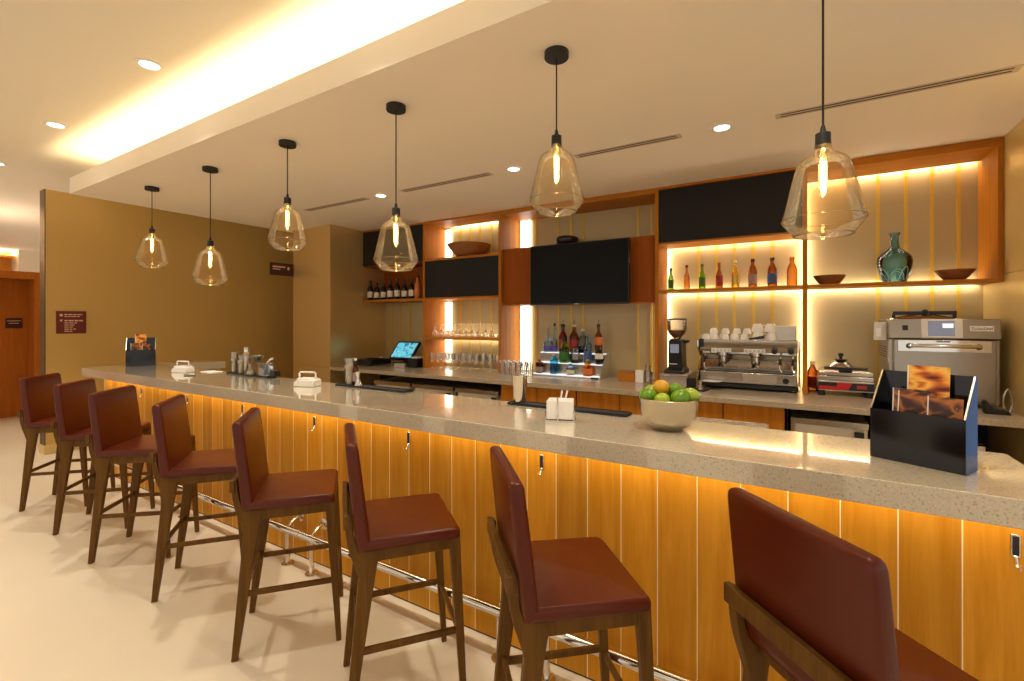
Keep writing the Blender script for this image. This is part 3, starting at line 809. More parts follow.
# ================================================================== BOTTLES
def bottle(name, label, cat, loc, h, r, mat, cap='gold_foil', lab=None, rn=None, sh=0.55, nk=0.72, group=None, flat=1.0, lz=(0.12, 0.46), seg=20, rotz=0.0, pour=False):
    rn = rn or r * 0.40
    p = [(0.0001, 0.0), (r * 0.9, 0.0), (r, h * 0.02), (r, h * sh * 0.96), (r * 0.97, h * sh), (r * 0.72, h * (sh + (nk - sh) * 0.55)), (rn * 1.05, h * nk), (rn, h * (nk + 0.06)), (rn, h * 0.93)]
    o = MB().lathe(p, seg, sy=flat).build(name, mat, loc=loc, rotz=rotz, smooth=50)
    MB().lathe([(rn * 1.2, h * 0.905), (rn * 1.25, h * 0.95), (rn * 1.15, h), (0.0001, h)], 14).build('cap', cap, o)
    MB().lathe([(0.0001, h * 0.90), (rn * 1.2, h * 0.905)], 14).build('cap', cap, o) if False else None
    if lab: MB().lathe([(r * 1.012, h * lz[0]), (r * 1.018, h * lz[0] + 0.001), (r * 1.018, h * lz[1]), (r * 1.012, h * lz[1] + 0.001)], seg, sy=flat).build('label', lab, o, smooth=50)
    if pour: MB().tube([(0, 0, h), (0, 0, h + 0.03), (0.008, 0, h + 0.05)], 0.004, 6).build('pourer', 'black_metal', o)
    return tag(o, label, cat, group)
beers = [(-1.16, 0.24, 0.029, 'beer_dark_green', 'black_metal', 'label_green', 'dark green beer bottle at the left end of the lit shelf'),
         (-0.998, 0.262, 0.031, 'beer_amber', 'cranberry_glass', None, 'amber beer bottle second from left on the lit shelf'),
         (-0.845, 0.262, 0.033, 'beer_green', 'label_green', 'label_green', 'bright green beer bottle on the lit shelf'),
         (-0.682, 0.265, 0.034, 'beer_brown', 'label_red', 'label_red', 'brown beer bottle with a red label right of the green one'),
         (-0.534, 0.280, 0.034, 'beer_yellow', 'white_trim', 'gold_foil', 'clear bottle of yellow beer on the lit shelf'),
         (-0.379, 0.282, 0.039, 'beer_brown', 'black_metal', 'label_grey', 'brown beer bottle with a grey label on the lit shelf'),
         (-0.21, 0.284, 0.041, 'beer_brown', 'black_metal', 'label_blue', 'brown beer bottle with a blue label on the lit shelf'),
         (-0.047, 0.278, 0.044, 'beer_amber', 'beer_amber', None, 'wide shouldered amber beer bottle at the right end of the lit shelf')]
for x, h, r, m, cp_, lb, l in beers:
    bottle('beer_bottle', l, 'beer bottle', (x, 5.15, Z2 + 0.001), h, r, m, cp_, lb, group='beer bottles on the lit shelf', sh=0.60 if r > 0.036 else 0.50, nk=0.80 if r > 0.036 else 0.72)
wn = ['first wine bottle from the left on the wine shelf', 'second wine bottle from the left on the wine shelf', 'third wine bottle from the left on the wine shelf', 'fourth wine bottle from the left on the wine shelf',
      'fifth wine bottle from the left on the wine shelf', 'sixth wine bottle from the left on the wine shelf', 'seventh wine bottle from the left on the wine shelf', 'pale rose wine bottle at the right end of the wine shelf']
for k, (u, hh) in enumerate(((370.3, 0.30), (377, 0.26), (383.5, 0.27), (390.3, 0.30), (397.3, 0.31), (404.5, 0.28), (411.5, 0.30), (417.5, 0.33))):
    bottle('wine_bottle', wn[k], 'wine bottle', (X(u, 5.03), 5.03, Z2 + 0.001), hh, 0.043, 'pale_wine' if k == 7 else 'wine_dark', 'black_metal' if k % 2 else 'wine_dark',
           'label_cream' if k != 7 else 'label_orange', group='wine bottles on the wine shelf', sh=0.58, nk=0.74, lz=(0.12, 0.42))

# spirits rack
rk = thing('spirits_rack', 'three tier lit steel rack of spirits bottles on the back counter', 'bottle rack', (-2.32, 5.06, HC))
RX0, RX1 = -2.775, -1.905
put(rk, 'tier', 'acrylic_lit', RX0 + 0.005, RX1, 5.0, 5.10, HC + 0.014, HC + 0.024)
put(rk, 'tier', 'acrylic_lit', RX0 + 0.005, RX1, 5.105, 5.205, HC + 0.145, HC + 0.155)
put(rk, 'tier', 'acrylic_lit', RX0 + 0.005, RX1, 5.21, 5.32, HC + 0.262, HC + 0.272)
put(rk, 'riser', 'steel', RX0 + 0.005, RX1, 5.101, 5.104, HC + 0.014, HC + 0.144)
put(rk, 'riser', 'steel', RX0 + 0.005, RX1, 5.206, 5.209, HC + 0.155, HC + 0.262)
put(rk, 'base', 'brushed_steel', RX0, RX1, 4.995, 5.33, HC, HC + 0.013)
put(rk, 'end_panel', 'brushed_steel', MB().prism([(4.995, HC + 0.014), (5.33, HC + 0.014), (5.33, HC + 0.275), (5.205, HC + 0.275), (4.995, HC + 0.06)], RX1 + 0.001, RX1 + 0.012, 'x'))
put(rk, 'foot', 'black_plastic', RX1 - 0.10, RX1 - 0.01, 4.985, 4.994, HC, HC + 0.018)
B1, B2, B3 = HC + 0.025, HC + 0.156, HC + 0.273
G = 'spirits on the lit rack'
bottle('spirit_bottle', 'square brown liqueur bottle with a pink label on the bottom tier', 'bottle', (-2.700, 5.05, B1), 0.165, 0.048, 'beer_brown', 'label_red', 'label_grey', sh=0.78, nk=0.86, group=G, seg=4, rotz=0.78)
bottle('spirit_bottle', 'tall square bright blue gin bottle on the bottom tier', 'bottle', (-2.500, 5.05, B1), 0.235, 0.050, 'blue_glass', 'steel', 'ice_blue_glass', sh=0.74, nk=0.86, group=G, seg=4, rotz=0.78)
bottle('spirit_bottle', 'squat pale bottle with a green label on the bottom tier', 'bottle', (-2.285, 5.05, B1), 0.130, 0.048, 'ice_blue_glass', 'label_green', 'cream_liquid', sh=0.6, nk=0.8, group=G)
bottle('spirit_bottle', 'orange liqueur bottle with a faceted body on the bottom tier', 'bottle', (-2.070, 5.05, B1), 0.190, 0.058, 'orange_glass', 'gold_foil', 'label_orange', sh=0.35, nk=0.86, rn=0.018, group=G, seg=6)
bottle('spirit_bottle', 'green whisky bottle on the middle tier', 'bottle', (-2.415, 5.155, B2), 0.290, 0.062, 'beer_green', 'black_metal', 'label_green', sh=0.58, nk=0.78, group=G)
sk_ = bottle('spirit_bottle', 'clear round headed bottle on the middle tier', 'bottle', (-2.268, 5.155, B2), 0.200, 0.054, 'clear_glass', 'black_metal', None, sh=0.66, nk=0.86, group=G)
MB().lathe([(0.0001, 0.004), (0.044, 0.004), (0.044, 0.045), (0.0001, 0.045)], 16).build('liquor', 'wine_dark', sk_)
bottle('spirit_bottle', 'tall pale blue vodka bottle on the middle tier', 'bottle', (-2.110, 5.155, B2), 0.330, 0.046, 'ice_blue_glass', 'ice_blue_glass', 'label_blue', sh=0.68, nk=0.80, group=G)
bottle('spirit_bottle', 'dark bottle with a cream label at right of the middle tier', 'bottle', (-1.970, 5.155, B2), 0.210, 0.046, 'wine_dark', 'black_metal', 'label_cream', sh=0.62, nk=0.78, lz=(0.3, 0.6), group=G)
bottle('spirit_bottle', 'clear bottle with a purple label at left of the top tier', 'bottle', (X(548, 5.26), 5.26, B3), 0.330, 0.058, 'ice_blue_glass', 'gold_foil', 'label_purple', rn=0.013, sh=0.36, nk=0.52, lz=(0.06, 0.2), group=G)
bottle('spirit_bottle', 'slim clear bottle with a tall cork on the top tier', 'bottle', (X(554.6, 5.28), 5.28, B3), 0.360, 0.036, 'ice_blue_glass', 'black_metal', 'label_purple', rn=0.012, sh=0.30, nk=0.50, lz=(0.04, 0.2), group=G)
bottle('spirit_bottle', 'dark red bottle with a black cap behind the green bottle', 'bottle', (X(563, 5.26), 5.26, B3), 0.350, 0.052, 'cranberry_glass', 'black_metal', 'label_red', sh=0.55, nk=0.74, group=G, pour=True)
bottle('spirit_bottle', 'reddish brown whisky bottle in the middle of the top tier', 'bottle', (X(574.2, 5.26), 5.26, B3), 0.345, 0.056, 'beer_brown', 'cream_liquid', 'label_red', sh=0.58, nk=0.76, group=G, pour=True)
bottle('spirit_bottle', 'pale bottle with a black base on the top tier', 'bottle', (X(583, 5.26), 5.26, B3), 0.290, 0.052, 'ice_blue_glass', 'cream_liquid', 'wine_dark', sh=0.6, nk=0.78, lz=(0.03, 0.28), group=G)
bottle('spirit_bottle', 'brown bottle with an orange label at right of the top tier', 'bottle', (X(598.6, 5.26), 5.26, B3), 0.350, 0.046, 'beer_brown', 'black_metal', 'label_orange', sh=0.58, nk=0.74, lz=(0.3, 0.56), group=G, pour=True)

# glasses
def glass_proto(kind, label, loc, group):
    if kind == 'wine':
        p = [(0.034, 0.001), (0.032, 0.004), (0.006, 0.008), (0.004, 0.014), (0.004, 0.085), (0.012, 0.095), (0.030, 0.115), (0.038, 0.145), (0.037, 0.175), (0.030, 0.215)]
        n = 'wine_glass'
    elif kind == 'upside':
        p = [(0.034, 0.001), (0.039, 0.035), (0.036, 0.062), (0.020, 0.085), (0.005, 0.095), (0.004, 0.165), (0.006, 0.172), (0.033, 0.177), (0.034, 0.180)]
        n = 'wine_glass'
    else:
        p = [(0.0001, 0.008), (0.029, 0.006), (0.030, 0.001), (0.036, 0.15), (0.037, 0.165)]
        n = 'tumbler'
    return tag(MB().lathe(p, 16).build(n, 'clear_glass', loc=loc, smooth=60), label, 'wine glass' if n == 'wine_glass' else 'glass', group)
def many(kind, label, pts, group):
    p = None
    for q in pts:
        if p is None: p = glass_proto(kind, label, q, group)
        else: dup(p, q)
many('upside', 'clear wine glass turned upside down on the lit middle shelf', [(-4.36 + 0.108 * i + 0.03 * j, 5.03 + 0.13 * j, 1.385) for j in range(3) for i in range(10)], 'glasses on the middle shelf')
many('wine', 'clear wine glass standing on the counter inside the glassware cabinet', [(-4.36 + 0.108 * i + 0.03 * j, 4.98 + 0.13 * j, HC + 0.001) for j in range(3) for i in range(10)], 'glasses on the counter under the shelf')
many('tumbler', 'clear tumbler on the counter left of the spirits rack', [(-3.13 + 0.080 * i - 0.02 * j, 4.88 + 0.12 * j, HC + 0.001) for j in range(2) for i in range(5 if j == 1 else 6)], 'tumblers left of the spirits rack')

# ================================================================== THINGS ON THE BACK COUNTER
# till
tl = thing('touchscreen_till', 'black touchscreen till with a blue lit screen at left of back counter', 'till', (X(404, 5.05), 5.05, HC), radians(4))
MB().prism([(-0.13, 0.0), (0.13, 0.0), (0.13, 0.05), (0.10, 0.055), (-0.10, 0.055), (-0.13, 0.05)], -0.10, 0.14).build('base', 'black_plastic', tl, bevel=0.004)
MB().bar((0, 0.06, 0.05), (0, 0.04, 0.2), 0.10, 0.035).build('stand', 'black_plastic', tl)
tilt = Matrix.Translation((0, 0.02, 0.225)) @ Matrix.Rotation(radians(-42), 4, 'X')
MB().box(-0.205, 0.205, -0.01, 0.03, -0.165, 0.165).move(tilt).build('monitor', 'black_plastic', tl, bevel=0.006)
MB().box(-0.182, 0.182, -0.0125, -0.0095, -0.138, 0.138).move(tilt).build('screen', 'till_screen', tl)
pr_ = thing('card_printer', 'grey receipt printer under the till screen', 'printer', (X(402, 4.86), 4.86, HC), radians(10))
MB().prism([(-0.07, 0), (0.07, 0), (0.07, 0.03), (0.0, 0.06), (-0.07, 0.06)], -0.09, 0.09, 'x').build('body', 'brushed_steel', pr_, bevel=0.005)
box(-0.06, 0.06, -0.03, 0.03, 0.045, 0.063).build('lid', 'black_plastic', pr_)
kb = thing('cash_drawer', 'low black cash drawer left of the till', 'cash drawer', (X(372, 4.95), 4.95, HC), 0)
box(-0.26, 0.20, -0.20, 0.2, 0.008, 0.085).build('body', 'black_plastic', kb, bevel=0.005)
box(-0.25, 0.19, -0.207, -0.201, 0.018, 0.075).build('drawer', 'black_metal', kb)
for x in (-0.22, 0.16): MB().lathe([(0.015, 0), (0.015, 0.008)], 10, (x, -0.15, 0), True).build('foot', 'black_rubber', kb)
MB().bar((0.0, 0.0, 0.092), (0.19, -0.05, 0.098), 0.16, 0.012).build('keyboard_ledge', 'black_plastic', kb)
bx = thing('black_box', 'small black box with a white lid right of the till', 'box', (X(416.5, 4.97), 4.97, HC), 0)
box(-0.085, 0.085, -0.09, 0.09, 0, 0.13).build('body', 'black_plastic', bx, bevel=0.004)
box(-0.05, 0.07, -0.06, 0.06, 0.131, 0.15).build('lid', 'paper', bx, bevel=0.004)
tag(MB().lathe([(0.0001, 0.0), (0.028, 0.0), (0.030, 0.01), (0.034, 0.09), (0.030, 0.09), (0.026, 0.012), (0.0001, 0.012)], 18).build('candle_glass', 'porcelain', loc=(X(379.5, 5.22), 5.25, HC)), 'small pale candle glass behind the cash drawer', 'candle')
# wooden box with cards, jar
wx = thing('wooden_box', 'small wooden box with a white card right of the spirits rack', 'box', (X(628, 5.05), 5.05, HC), 0)
MB().box(-0.09, 0.09, -0.07, 0.07, 0, 0.10).build('body', 'cabinet_wood_across', wx, bevel=0.003)
box(-0.092, 0.092, -0.072, 0.072, 0.101, 0.113).build('lid', 'bowl_wood', wx, bevel=0.003)
tag(MB().box(-0.045, 0.045, -0.03, 0.03, 0, 0.125).build('paper_carton', 'paper', bevel=0.003, loc=(X(640.5, 5.05), 5.03, HC)), 'white paper carton between the wooden box and glass jars', 'carton')
for u, h, l in ((648, 0.19, 'clear glass carafe beside the coffee grinder'), (654, 0.12, 'short glass jar against the coffee grinder stand')):
    tag(MB().lathe([(0.0001, 0.004), (0.038, 0.003), (0.040, 0.01), (0.040, h * 0.6), (0.024, h * 0.75), (0.026, h), (0.023, h), (0.021, h * 0.76), (0.036, h * 0.6), (0.036, 0.014), (0.0001, 0.012)], 18).build('glass_jar', 'clear_glass', loc=(X(u, 5.0), 5.0, HC), smooth=60), l, 'jar')
# knock drawer and grinder
XG = X(677, 5.1)
kd = thing('knock_drawer', 'steel coffee knock drawer under the grinder', 'drawer', (XG, 5.08, HC), 0)
box(-0.135, 0.145, -0.17, 0.26, 0.0, 0.118).build('body', 'brushed_steel', kd, bevel=0.003)
box(-0.128, 0.138, -0.176, -0.171, 0.012, 0.106).build('front', 'steel', kd, bevel=0.002)
gr = thing('coffee_grinder', 'black coffee grinder with a clear hopper on the steel drawer', 'coffee grinder', (XG, 5.08, HC + 0.119), 0)
MB().loft([[(-sx_, -0.13, 0), (sx_, -0.13, 0), (sx_, 0.15, 0), (-sx_, 0.15, 0)] for sx_ in (0.098,)] + [[(-0.098, -0.13, 0.03), (0.098, -0.13, 0.03), (0.098, 0.15, 0.03), (-0.098, 0.15, 0.03)],
          [(-0.072, -0.06, 0.06), (0.072, -0.06, 0.06), (0.072, 0.15, 0.06), (-0.072, 0.15, 0.06)], [(-0.062, -0.09, 0.33), (0.062, -0.09, 0.33), (0.066, 0.15, 0.33), (-0.066, 0.15, 0.33)], [(-0.05, -0.07, 0.35), (0.05, -0.07, 0.35), (0.05, 0.13, 0.35), (-0.05, 0.13, 0.35)]]).build('body', 'black_plastic', gr, bevel=0.006)
box(-0.042, 0.042, -0.102, -0.088, 0.21, 0.30).build('display', 'oven_screen', gr)
MB().tube([(-0.035, -0.06, 0.10), (-0.035, -0.15, 0.10), (0.035, -0.15, 0.10), (0.035, -0.06, 0.10)], 0.006, 8).build('fork', 'chrome', gr)
MB().lathe([(0.034, 0.35), (0.048, 0.37), (0.088, 0.42), (0.098, 0.46), (0.098, 0.55)], 24, (0, 0.02, 0)).build('hopper', 'clear_glass', gr, smooth=50)
MB().lathe([(0.0001, 0.37), (0.045, 0.372), (0.084, 0.42), (0.090, 0.445), (0.0001, 0.452)], 24, (0, 0.02, 0)).build('coffee_beans', 'bowl_wood', gr)
MB().lathe([(0.0001, 0.551), (0.100, 0.551), (0.100, 0.565), (0.0001, 0.572)], 24, (0, 0.02, 0)).build('hopper_lid', 'black_plastic', gr)
MB().tube([(0.06, 0.04, 0.32), (0.12, 0.02, 0.33)], 0.014, 10).build('knob', 'black_plastic', gr)
# tamping mat
tm = thing('tamping_mat', 'black tamping mat with a steel corner on the back counter', 'mat', (X(696, 4.72), 4.72, HC), radians(-8))
box(-0.10, 0.10, -0.08, 0.08, 0.0, 0.012).build('mat', 'black_rubber', tm, bevel=0.003)
box(-0.12, -0.04, 0.08, 0.12, 0, 0.10).build('corner', 'black_rubber', tm, bevel=0.004)
ta = tag(MB().lathe([(0.0001, 0.0), (0.029, 0.0), (0.029, 0.012), (0.012, 0.022), (0.010, 0.05), (0.018, 0.065), (0.016, 0.085), (0.0001, 0.090)], 18).build('coffee_tamper', 'chrome', loc=(X(700.5, 4.70), 4.69, HC + 0.013)), 'steel coffee tamper standing on the black mat', 'tamper')
tag(MB().lathe([(0.0001, 0.0), (0.045, 0.0), (0.088, 0.010), (0.09, 0.013), (0.045, 0.006), (0.0001, 0.005)], 26, axis='z').build('saucer', 'porcelain', loc=(X(712, 4.84), 4.84, HC + 0.07)), 'white saucer in front of the espresso machine', 'saucer')

# espresso machine
EX0, EX1 = -0.855, 0.015
em = thing('espresso_machine', 'wide polished steel espresso machine with two groups on back counter', 'espresso machine', ((EX0 + EX1) / 2, 5.14, HC), 0)
EY0, EY1 = 4.97, 5.36
EW = (EX1 - EX0) / 2
def E_(name, mat, *a, **k):
    mb = a[0] if isinstance(a[0], MB) else MB().box(*a)
    return mb.build(name, mat, em, **k)
f0, f1 = EY0 - 5.14, EY1 - 5.14
E_('drip_tray', 'steel', -EW + 0.02, EW - 0.02, f0, f1, 0.055, 0.165, bevel=0.008)
E_('tray_grille', 'black_metal', -EW + 0.05, EW - 0.05, f0 + 0.02, 0.02, 0.165, 0.169)
E_('plinth', 'black_plastic', -EW + 0.01, EW - 0.01, f0 - 0.03, f1 - 0.02, 0.022, 0.053)
E_('back_body', 'chrome', MB().prism([(0.05, 0.165), (f1, 0.165), (f1, 0.36), (-0.02, 0.36), (-0.02, 0.33), (0.05, 0.27)], -EW + 0.02, EW - 0.02, 'x'), bevel=0.004)
E_('top_housing', 'steel', MB().prism([(f0, 0.40), (f0 + 0.02, 0.36), (f1, 0.36), (f1, 0.475), (f0, 0.475)], -EW + 0.015, EW - 0.015, 'x'), bevel=0.006)
E_('cup_rail', 'black_plastic', -EW + 0.012, -EW + 0.055, f0 - 0.004, f1, 0.40, 0.482, bevel=0.004)
for sx in (-1, 1):
    E_('side_panel', 'chrome', MB().prism([(f0 + 0.01, 0.06), (f1, 0.06), (f1, 0.47), (f0, 0.47), (f0, 0.40), (0.0, 0.28), (f0 + 0.01, 0.16)], sx * EW - 0.010, sx * EW + 0.006, 'x'), bevel=0.003)
for sx in (-EW + 0.08, EW - 0.08):
    for y in (f0 + 0.05, f1 - 0.05): E_('foot', 'black_plastic', MB().lathe([(0.026, 0), (0.022, 0.022)], 12, (sx, y, 0), True))
for gx in (-0.215, 0.075):
    g_ = MB().lathe([(0.0001, 0.27), (0.040, 0.27), (0.040, 0.31), (0.055, 0.32), (0.055, 0.40), (0.0001, 0.40)], 22, (gx, -0.10, 0)).build('group_head', 'chrome', em)
    pf = MB().lathe([(0.0001, 0.235), (0.030, 0.237), (0.040, 0.25), (0.042, 0.270), (0.0001, 0.270)], 20, (gx, -0.10, 0)).build('portafilter', 'chrome', em)
    MB().tube([(gx, -0.14, 0.258), (gx, -0.18, 0.252), (gx - 0.01, -0.27, 0.235)], 0.011, 10, r2=0.015).build('handle', 'black_plastic', pf)
    MB().tube([(gx, -0.10, 0.237), (gx - 0.018, -0.10, 0.222), (gx - 0.02, -0.10, 0.212)], 0.006, 8).tube([(gx, -0.10, 0.237), (gx + 0.018, -0.10, 0.222), (gx + 0.02, -0.10, 0.212)], 0.006, 8).build('spout', 'chrome', pf)
    kp = E_('keypad', 'porcelain', gx - 0.095, gx + 0.085, f0 - 0.012, f0 + 0.001, 0.355, 0.392, bevel=0.004)
    for k in range(5):
        MB().lathe([(0.0001, 0), (0.011, 0), (0.010, 0.004), (0.0001, 0.004)], 12, (gx - 0.073 + 0.034 * k, f0 - 0.012, 0.373), axis='y').build('button', 'brushed_steel', kp)
for gx in (EW - 0.20, EW - 0.07):
    E_('valve_knob', 'black_plastic', MB().lathe([(0.0001, 0), (0.026, 0), (0.023, 0.035), (0.0001, 0.038)], 16, (gx, f0, 0.375), axis='y'))
for gx in (-EW + 0.07, EW - 0.15, EW - 0.05):
    E_('steam_wand', 'chrome', MB().tube([(gx, f0 + 0.03, 0.37), (gx, f0 - 0.005, 0.33), (gx - 0.01, f0 - 0.015, 0.22), (gx + 0.01, f0 - 0.03, 0.185)], 0.006, 8))
    E_('wand_grip', 'black_rubber', MB().tube([(gx, f0 - 0.007, 0.31), (gx - 0.008, f0 - 0.013, 0.25)], 0.010, 8))
E_('gauge', 'black_metal', MB().lathe([(0.0001, 0), (0.026, 0), (0.026, 0.008), (0.0001, 0.008)], 18, (EW - 0.11, f0, 0.105), axis='y'))
E_('badge', 'brushed_steel', -0.03, EW - 0.18, f0 - 0.004, f0, 0.075, 0.148)
# cups on the machine
def cup(name, label, loc, r, h, grp, rot=0):
    pf_ = [(r * 0.62, 0.0), (r * 0.66, 0.004), (r * 0.92, h * 0.55), (r, h), (r * 0.95, h), (r * 0.87, h * 0.55), (r * 0.55, 0.012), (0.0001, 0.010)]
    o = MB().lathe([(a_, h - b_) for a_, b_ in pf_], 20).build(name, 'porcelain', loc=loc, rotz=rot, smooth=50)
    MB().tube([(r * 0.90, 0, h * 0.80), (r * 1.30, 0, h * 0.78), (r * 1.42, 0, h * 0.52), (r * 1.20, 0, h * 0.28), (r * 0.80, 0, h * 0.28)], 0.004, 7).build('handle', 'porcelain', o)
    return tag(o, label, 'cup', grp)
ZE = HC + 0.476
c0 = None
def cups(pts, label):
    global c0
    for (u, y, z, r) in pts:
        if c0 is None: c0 = cup('coffee_cup', label, (X(u, y), y, z), 0.040, 0.055, 'white cups stacked on the espresso machine', r)
        else: dup(c0, (X(u, y), y, z), r, label)
lc = 'white coffee cup in the rows on the espresso machine'
cups([(706, 5.03, ZE, 2.6), (714.5, 5.03, ZE, 2.8), (725, 5.03, ZE, 2.5), (735, 5.03, ZE, 0.4), (744.5, 5.03, ZE, 2.7), (713, 5.14, ZE, 1.0), (723, 5.14, ZE, 2.0), (734, 5.14, ZE, 2.2), (745, 5.14, ZE, 1.2)], lc)
cups([(714, 5.13, ZE + 0.056, 2.4), (725.5, 5.13, ZE + 0.056, 2.0), (737, 5.13, ZE + 0.056, 2.2), (747, 5.13, ZE + 0.056, 1.5)], 'white coffee cup in the upper row on the espresso machine')
k = tag(MB().lathe([(a_, 0.078 - b_) for a_, b_ in [(0.032, 0.0), (0.036, 0.006), (0.052, 0.05), (0.056, 0.078), (0.053, 0.078), (0.048, 0.05), (0.030, 0.012), (0.0001, 0.010)]], 22).build('large_cup', 'porcelain', loc=(X(758, 5.06), 5.06, ZE), smooth=50), '', 'cup', 'large white cups on the espresso machine')
MB().tube([(0.048, 0, 0.062), (0.074, 0, 0.060), (0.080, 0, 0.04), (0.066, 0, 0.022), (0.042, 0, 0.024)], 0.005, 7).build('handle', 'porcelain', k)
k['label'] = 'large white cup at left end of the two stacks of large cups'
dup(k, (X(771.5, 5.06), 5.06, ZE), 1.6, 'large white cup beside the steel box on the espresso machine')
dup(k, (X(757.5, 5.07), 5.08, ZE + 0.079), 0.5, 'large white cup on top of the left stack of large cups')
dup(k, (X(770.5, 5.07), 5.07, ZE + 0.079), 1.5, 'large white cup on top of the right stack of large cups')
tag(MB().box(-0.085, 0.085, -0.08, 0.08, 0, 0.135).build('napkin_box', 'brushed_steel', bevel=0.003, loc=(X(785.5, 5.12), 5.12, ZE)), 'square steel box at the right end of the espresso machine top', 'box')
sp = tag(MB().tube([(-0.06, 0, 0.012), (0.0, 0, 0.02), (0.07, 0.0, 0.034)], 0.008, 8, r2=0.015).build('loose_portafilter_handle', 'black_plastic', loc=(X(756, 4.99), 4.985, ZE)), 'black handle lying before the large cups on the espresso machine', 'handle')

# contact grill
cg = thing('contact_grill', 'steel contact grill with a red front label on the back counter', 'grill', (X(844, 5.1), 5.1, HC), 0)
for sx in (-0.17, 0.17):
    for y in (-0.11, 0.15): MB().lathe([(0.028, 0), (0.024, 0.045)], 12, (sx, y, 0), True).build('foot', 'black_rubber', cg)
MB().box(-0.20, 0.20, -0.14, 0.20, 0.046, 0.135).build('base', 'brushed_steel', cg, bevel=0.006)
box(-0.198, 0.198, -0.1445, -0.1405, 0.056, 0.122).build('front_label', 'black_plastic', cg)
box(-0.19, -0.05, -0.1465, -0.1447, 0.060, 0.088).build('label_band', 'red_print', cg)
MB().prism([(-0.06, 0.06), (0.02, 0.06), (0.05, 0.122), (-0.06, 0.122)], -0.1468, -0.1447).build('label_band', 'red_print', cg)
box(0.08, 0.15, -0.1465, -0.1447, 0.075, 0.105).build('label_mark', 'label_red', cg)
MB().box(-0.20, 0.20, -0.13, 0.20, 0.137, 0.175).build('lower_plate', 'steel', cg, bevel=0.005)
MB().loft([[(-0.195, -0.13, 0.18), (0.195, -0.13, 0.18), (0.195, 0.20, 0.18), (-0.195, 0.20, 0.18)], [(-0.195, -0.13, 0.21), (0.195, -0.13, 0.21), (0.195, 0.20, 0.21), (-0.195, 0.20, 0.21)], [(-0.12, -0.06, 0.245), (0.12, -0.06, 0.245), (0.12, 0.16, 0.245), (-0.12, 0.16, 0.245)]]).build('lid', 'steel', cg, bevel=0.005)
MB().box(-0.155, 0.155, -0.17, -0.145, 0.235, 0.258).build('handle', 'black_plastic', cg, bevel=0.006)
MB().box(-0.05, 0.05, -0.15, -0.04, 0.222, 0.240).build('handle_mount', 'black_plastic', cg)
MB().lathe([(0.09, 0.247), (0.06, 0.285), (0.03, 0.30), (0.0001, 0.302)], 20, (-0.02, 0.06, 0), True).build('lid_boss', 'steel', cg)
MB().lathe([(0.0001, 0.302), (0.052, 0.303), (0.052, 0.312), (0.0001, 0.312)], 18, (-0.02, 0.06, 0)).lathe([(0.012, 0.312), (0.012, 0.335), (0.022, 0.345), (0.020, 0.365), (0.0001, 0.37)], 14, (-0.02, 0.06, 0)).build('lid_knob', 'black_plastic', cg)
bottle('sauce_bottle', 'dark red sauce bottle left of the contact grill', 'bottle', (X(812.5, 5.25), 5.25, HC), 0.275, 0.040, 'beer_brown', 'cream_liquid', 'label_red', sh=0.68, nk=0.86)

# oven
OX0, OX1, OYF = 0.625, 1.275, 4.80
ov = thing('speed_oven', 'big steel oven with a screen and a wide door handle', 'oven', ((OX0 + OX1) / 2, 5.06, HC), 0)
W = (OX1 - OX0) / 2; yf = OYF - 5.06; yb = YB - 0.06 - 5.06
for sx in (-W + 0.06, W - 0.06):
    for y in (yf + 0.08, yb - 0.06): MB().lathe([(0.024, 0), (0.020, 0.03)], 12, (sx, y, 0), True).build('foot', 'black_rubber', ov)
MB().box(-W, W, yf + 0.02, yb, 0.031, 0.515).build('body', 'oven_steel', ov, bevel=0.006)
MB().prism([(yf - 0.012, 0.520), (yb, 0.520), (yb, 0.672), (yf + 0.008, 0.672)], -W, W, 'x').build('control_panel', 'oven_steel', ov, bevel=0.006)
def on_panel(mb):     # local x/z rectangle laid on the sloping control panel
    m = Matrix.Translation((0, yf - 0.012, 0.520)) @ Matrix.Rotation(math.atan2(-0.020, 0.152), 4, 'X')
    return mb.move(m)
on_panel(MB().box(-0.125, 0.115, -0.004, 0.002, 0.008, 0.155)).build('screen_frame', 'appliance_white', ov, bevel=0.002)
on_panel(MB().box(-0.085, 0.070, -0.006, -0.003, 0.022, 0.140)).build('screen', 'oven_screen', ov)
on_panel(MB().box(0.0, 0.062, -0.0075, -0.0055, 0.085, 0.118)).build('screen_window', 'oven_screen_bright', ov)
on_panel(MB().box(-0.240, -0.205, -0.003, 0.002, 0.065, 0.105)).build('power_button', 'black_plastic', ov)
bd = on_panel(MB().box(0.155, 0.285, -0.005, 0.002, 0.060, 0.100)).build('badge', 'appliance_white', ov, bevel=0.003)
words(ov, 'lettering', 'TurboChef', 0.026, (0.22, yf - 0.012 + 0.08 * 0.1305 - 0.0062, 0.520 + 0.08 * 0.991), (pi / 2 - math.atan2(0.020, 0.152), 0, 0), 'black_plastic')
MB().box(-W + 0.03, W - 0.03, yf - 0.02, yf + 0.018, 0.05, 0.512).build('door', 'oven_steel', ov, bevel=0.006)
MB().box(-W + 0.055, W - 0.055, yf - 0.024, yf - 0.0205, 0.42, 0.508).build('door_top_trim', 'chrome', ov, bevel=0.002)
MB().tube([(-0.20, yf - 0.022, 0.462), (-0.20, yf - 0.055, 0.464), (-0.17, yf - 0.070, 0.466), (0.17, yf - 0.070, 0.466), (0.20, yf - 0.055, 0.464), (0.20, yf - 0.022, 0.462)], 0.014, 12).build('door_handle', 'chrome', ov)
for sx in (-0.20, 0.20): MB().lathe([(0.0001, 0), (0.022, 0), (0.020, 0.008), (0.0001, 0.008)], 16, (sx, yf - 0.022, 0.462), axis='y').build('handle_mount', 'black_plastic', ov)
